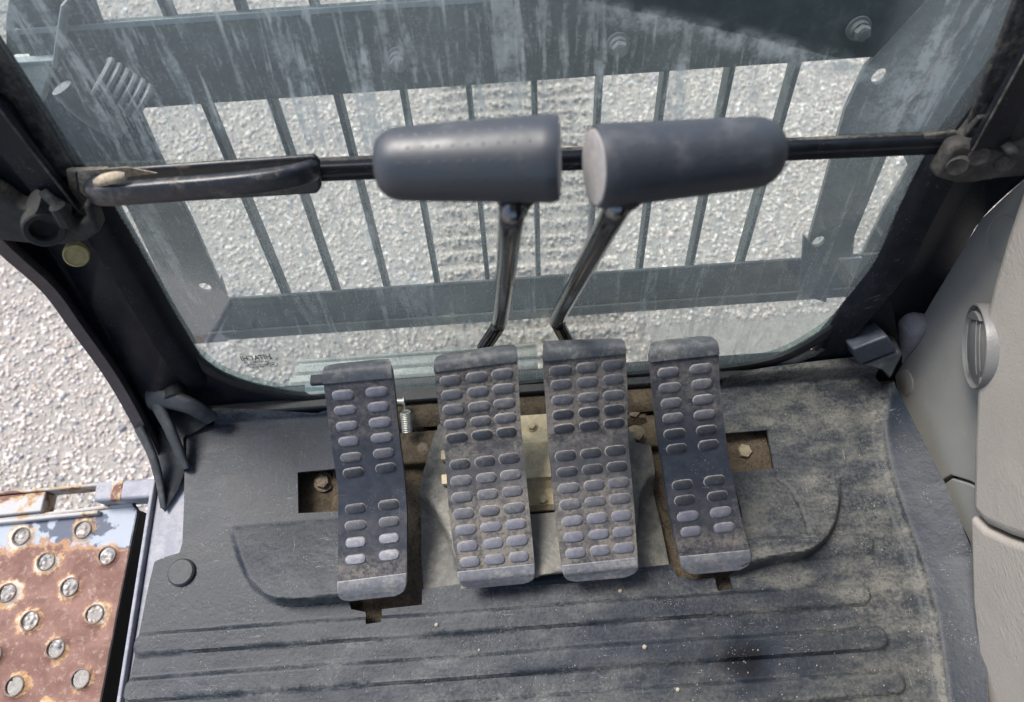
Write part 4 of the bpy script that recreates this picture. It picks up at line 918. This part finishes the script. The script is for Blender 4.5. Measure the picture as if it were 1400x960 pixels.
# ================================================================== RIGHT TRIM
def right():
    t = thing('side_trim', 'smooth grey plastic trim panel on the right side wall of the cab', 'trim panel', (.53, .2, 0))
    X = .528
    def slab(name, px, x, th, mat, bev=.003, seg=3, lbl=None):
        m = MB(); m.prism([S(a, b, x) for a, b in px], (th, 0, 0)); return m.build(name, mat, t, bev, seg, label=lbl)
    up = [(1460, 190), (1425, 222), (1380, 262), (1340, 300), (1300, 366), (1268, 420), (1240, 468), (1222, 506), (1226, 536), (1255, 598), (1283, 661), (1300, 650), (1326, 658), (1400, 700), (1600, 700), (1600, 190)]
    slab('upper_panel', up, X, .02, 'trim', .002)
    lo = [(1287, 664), (1301, 654), (1326, 662), (1400, 704), (1450, 900), (1380, 990), (1350, 880), (1325, 740)]
    slab('lower_panel', lo, X+.001, .02, 'trim', .002)
    c1 = [(1392, 262), (1372, 322), (1352, 392), (1341, 440), (1331, 520), (1327, 600), (1325, 698), (1345, 719), (1375, 733), (1440, 755), (1620, 770), (1620, 180), (1440, 190)]
    slab('upper_column', c1, .492, .034, 'trim_warm', .012, 5)
    c2 = [(1325, 703), (1345, 724), (1375, 738), (1440, 760), (1620, 775), (1620, 1150), (1385, 1120), (1352, 975), (1338, 910), (1328, 820)]
    slab('lower_column', c2, .492, .034, 'trim_warm', .006, 4)
    for (x, y, r) in ((1238, 523, .0175), (1372, 325, .024)):
        c = S(x, y, X-.0002); m = MB(); m.lathe(c, (-1, 0, 0), [(-.002, r*1.06), (.0002, r*1.06), (-.0006, r*1.0), (.0006, r*.97), (.001, r*.9)], 36); m.build('screw_cap', 'trim', t, ang=20)
    # round demister vent in the edge of the column
    c = S(1333, 474, .4985); vv = (CAM-c).normalized(); cc = (CR-vv*CR.dot(vv)).normalized(); ax = (-cc*.97+vv*.24).normalized(); R = .047
    m = MB(); m.lathe(c-ax*.02, ax, [(-.01, R*.96), (.018, R*1.0), (.021, R*.98), (.0215, R*.955), (.0195, R*.93), (.0165, R*.90), (.018, R*.80), (.0225, R*.5), (.0235, R*.1)], 44); v = m.build('demister_vent', 'vent', t, ang=40)
    w_ = (CU-ax*CU.dot(ax)).normalized(); u = w_.cross(ax).normalized()
    for k, h in enumerate((-.38, .28, .55)):
        hh = R*.74*math.sqrt(max(.05, 1-h*h)); m = MB(); sp = [c+u*R*(h+.12*h*math.cos(t_))+w_*hh*math.sin(t_)*.9+ax*(.0008+.0018*math.cos(t_)) for t_ in np.linspace(-1.4, 1.1, 12)]
        m.loft([[q, q+u*.0009, q+u*.0009+ax*.0010, q+ax*.0010] for q in sp], True); m.build('slat', 'vent', v, .0005)
    m = MB(); seg = [c+ax*.003+(u*math.cos(a)+w_*math.sin(a))*R*.82 for a in np.linspace(.75, 2.2, 14)]; m.prism([Vector(p) for p in seg], -ax*.006); m.build('closing_flap', 'vent', v, .001)
    # rubber corner piece and grey plug
    a = lambda x, y, d: D(x, y, d)
    m = MB(); top = [W(1166, 478, -.028), W(1214, 459, -.028), W(1227, 480, -.028), W(1176, 499, -.028)]
    m.prism(top, -WN*.03+Vector((0, .0, -.01))); q = m.build('corner_piece', 'blue_rubber', None, .003, 3); tag(q, 'blue black rubber corner piece at the front right of the mat', 'corner piece')
    m = MB(); m.prism([W(1176, 500, -.026), W(1228, 480, -.026), W(1236, 484, -.03), W(1217, 520, -.04), W(1205, 506, -.04)], -WN*.03); m.build('lower_lip', 'boot', q, .003)
    m = MB(); r_ = spline([S(1252, 428, .525), S(1249, 442, .522), S(1246, 456, .522), S(1238, 478, .525), S(1232, 494, .527)], 5); nn = len(r_)
    m.tube(r_, [.0125, .017, .0185, .0195, .02, .02, .0195, .019, .018, .017, .016, .015, .014, .0125, .011, .0095, .008, .007, .006, .005, .004][:nn], 20, sq=.9)
    tag(m.build('grey_grommet', 'grey_plug'), 'pale grey rubber grommet beside the front edge of the right trim', 'grommet')
right()

# ================================================================== LEFT BOOT
def boots():
    t = thing('corner_boot', 'folded dark rubber boot at the front left corner of the floor', 'boot', Z(240, 600, .02))
    def strip(pts, r, sq=.6, mat='boot'):
        p = spline([Z(x, y, z) for x, y, z in pts], 6); n = len(p); rr = [r[0]+(r[1]-r[0])*k/(n-1) for k in range(n)]; m = MB(); m.tube(p, rr, 14, sq=sq); m.build('fold', mat, t, ang=60)
    strip([(206, 545, .055), (232, 546, .058), (262, 556, .055), (290, 573, .03)], (.0165, .010))
    strip([(214, 552, .052), (228, 578, .042), (242, 610, .025), (254, 640, .008)], (.012, .008))
    strip([(190, 585, .04), (208, 622, .025), (217, 652, .01), (224, 694, -.006)], (.009, .006))
    m = MB(); pts = [(200, 545, .03), (240, 552, .03), (288, 578, .012), (262, 590, .008), (252, 600, .004), (256, 640, .0), (246, 668, -.004), (226, 700, -.006), (208, 640, .0), (192, 585, .02)]
    P = [Z(*p) for p in pts]; c = Z(236, 610, -.006); i = m.vs(P+[c]); n = len(P); m.f = [[i+k, i+(k+1) % n, i+n] for k in range(n)]
    o = m.build('web', 'boot', t, ang=60); s = o.modifiers.new('thick', 'SOLIDIFY'); s.thickness = .003
    m = MB(); m.tube([Z(238, 528, .06), Z(240, 545, .06)], .013, 14); m.build('nub', 'cast', t)
boots()

# ================================================================== SIDE STEP
def step():
    z0 = -.15; t = thing('side_step', 'rusty perforated steel step outside the left door', 'step', Z(90, 850, z0))
    out = [(-260, 742), (-100, 722), (0, 711), (90, 700), (165, 690), (180, 688), (187, 693), (187, 702), (160, 840), (133, 975), (118, 1060), (-260, 1100)]
    ol = poly2([Z(*p, z0) for p in out])
    a0 = np.array(Z(115, 725, z0)); c = []
    A = np.array(Z(31, 734, z0))-a0; B = np.array(Z(148, 760, z0))-a0; Cc = np.array(Z(65, 768, z0))-a0
    for x, y in ((115, 725), (31, 734), (148, 760), (65, 768), (-18, 778), (97, 803), (12, 811), (-70, 820), (131, 840), (43, 849), (-40, 858), (78, 887), (-8, 896), (112, 928), (22, 938), (-65, 930), (60, 978), (145, 885-2000), (-25, 985), (95, 1012)):
        if y < 0: continue
        c.append(Z(x, y, z0))
    R = .0125; holes = [poly2([(p.x+R*math.cos(a), p.y+R*math.sin(a)) for a in np.linspace(0, 2*math.pi, 25)[:-1]]) for p in c]
    def dmin(P): return np.min([np.hypot(P[:, 0]-p.x, P[:, 1]-p.y) for p in c], 0)
    def zf(P): d = dmin(P); return z0+.0005*fbm(P, 60, 3, 7)+.0045*np.exp(-((d-R)/.0032)**2)
    y1 = Z(60, 700, z0).y
    def paint(P): q = (y1-P[:, 1])/.055; return np.clip(.95-.52*q+.35*sstep(P[:, 0], -.66, -.6)*(1-np.clip(q-.5, 0, 1)), 0, 1)
    def ring(P): d = dmin(P); return np.clip(1-(d-R)/.02, 0, 1)*(.35+.65*fbm(P, 22, 2, 31))
    x0, x1, ya, yb = ol[:, 0].min(), ol[:, 0].max(), ol[:, 1].min(), ol[:, 1].max()
    sheet('tread_plate', 'plate', (x0, x1, ya, yb), .003, ol, holes, zf, t, .006, {'paint': paint, 'ring': ring})
    for p in c:
        m = MB(); n = 30; path = [Vector((p.x+(R-.0002)*math.cos(a), p.y+(R-.0002)*math.sin(a), z0+.0042)) for a in np.linspace(0, 2*math.pi, n)]; m.tube(path, .0013, 8, False); m.build('hole_rim', 'rim', t)
    # folded rim and side flange
    m = MB(); a, b = Z(-260, 742, z0+.002), Z(182, 689, z0+.002); m.tube([a, b], .003, 8); m.build('edge_roll', 'rust_rail', t)
    m = MB(); m.tube(spline([b, Z(188, 697, z0-.002), Z(160, 842, z0-.002), Z(120, 1055, z0-.002)], 1), .0025, 8); m.build('edge_roll', 'side_black', t)
    m = MB(); e = [Z(187, 696, z0-.004), Z(160, 842, z0-.004), Z(120, 1055, z0-.004)]; m.loft([[p, p+Vector((0, 0, -.07))] for p in e]); m.build('side_flange', 'side_black', t)
    # front rail in three pieces, open at the slot
    def rl(pa, pb, wd, mat, zt=z0+.012, h=.03, name='rail'):
        A, B = Z(*pa, zt), Z(*pb, zt); m = MB(); m.prism([A, B, B+Vector((0, -wd, 0)), A+Vector((0, -wd, 0))], (0, 0, -h)); m.build(name, mat, t, .002)
    rl((-120, 690), (62, 672), .030, 'rust_rail'); rl((-120, 683), (134, 660), .005, 'rust_rail', z0+.014, .032, 'rail_flange')
    rl((-120, 722), (134, 697), .006, 'rust_rail', z0+.010, .03, 'rail_flange')
    m = MB(); A = Z(131, 660, z0+.03); m.box((A.x, A.y-.028, z0-.01), (-.46, A.y+.001, z0+.03)); m.build('support_tube', 'sill', t, .004)
    m = MB(); m.box((A.x+.025, A.y-.0285, z0+.0), (A.x+.042, A.y+.0015, z0+.0308)); m.build('rust_patch', 'rust_rail', t, .002)
step()
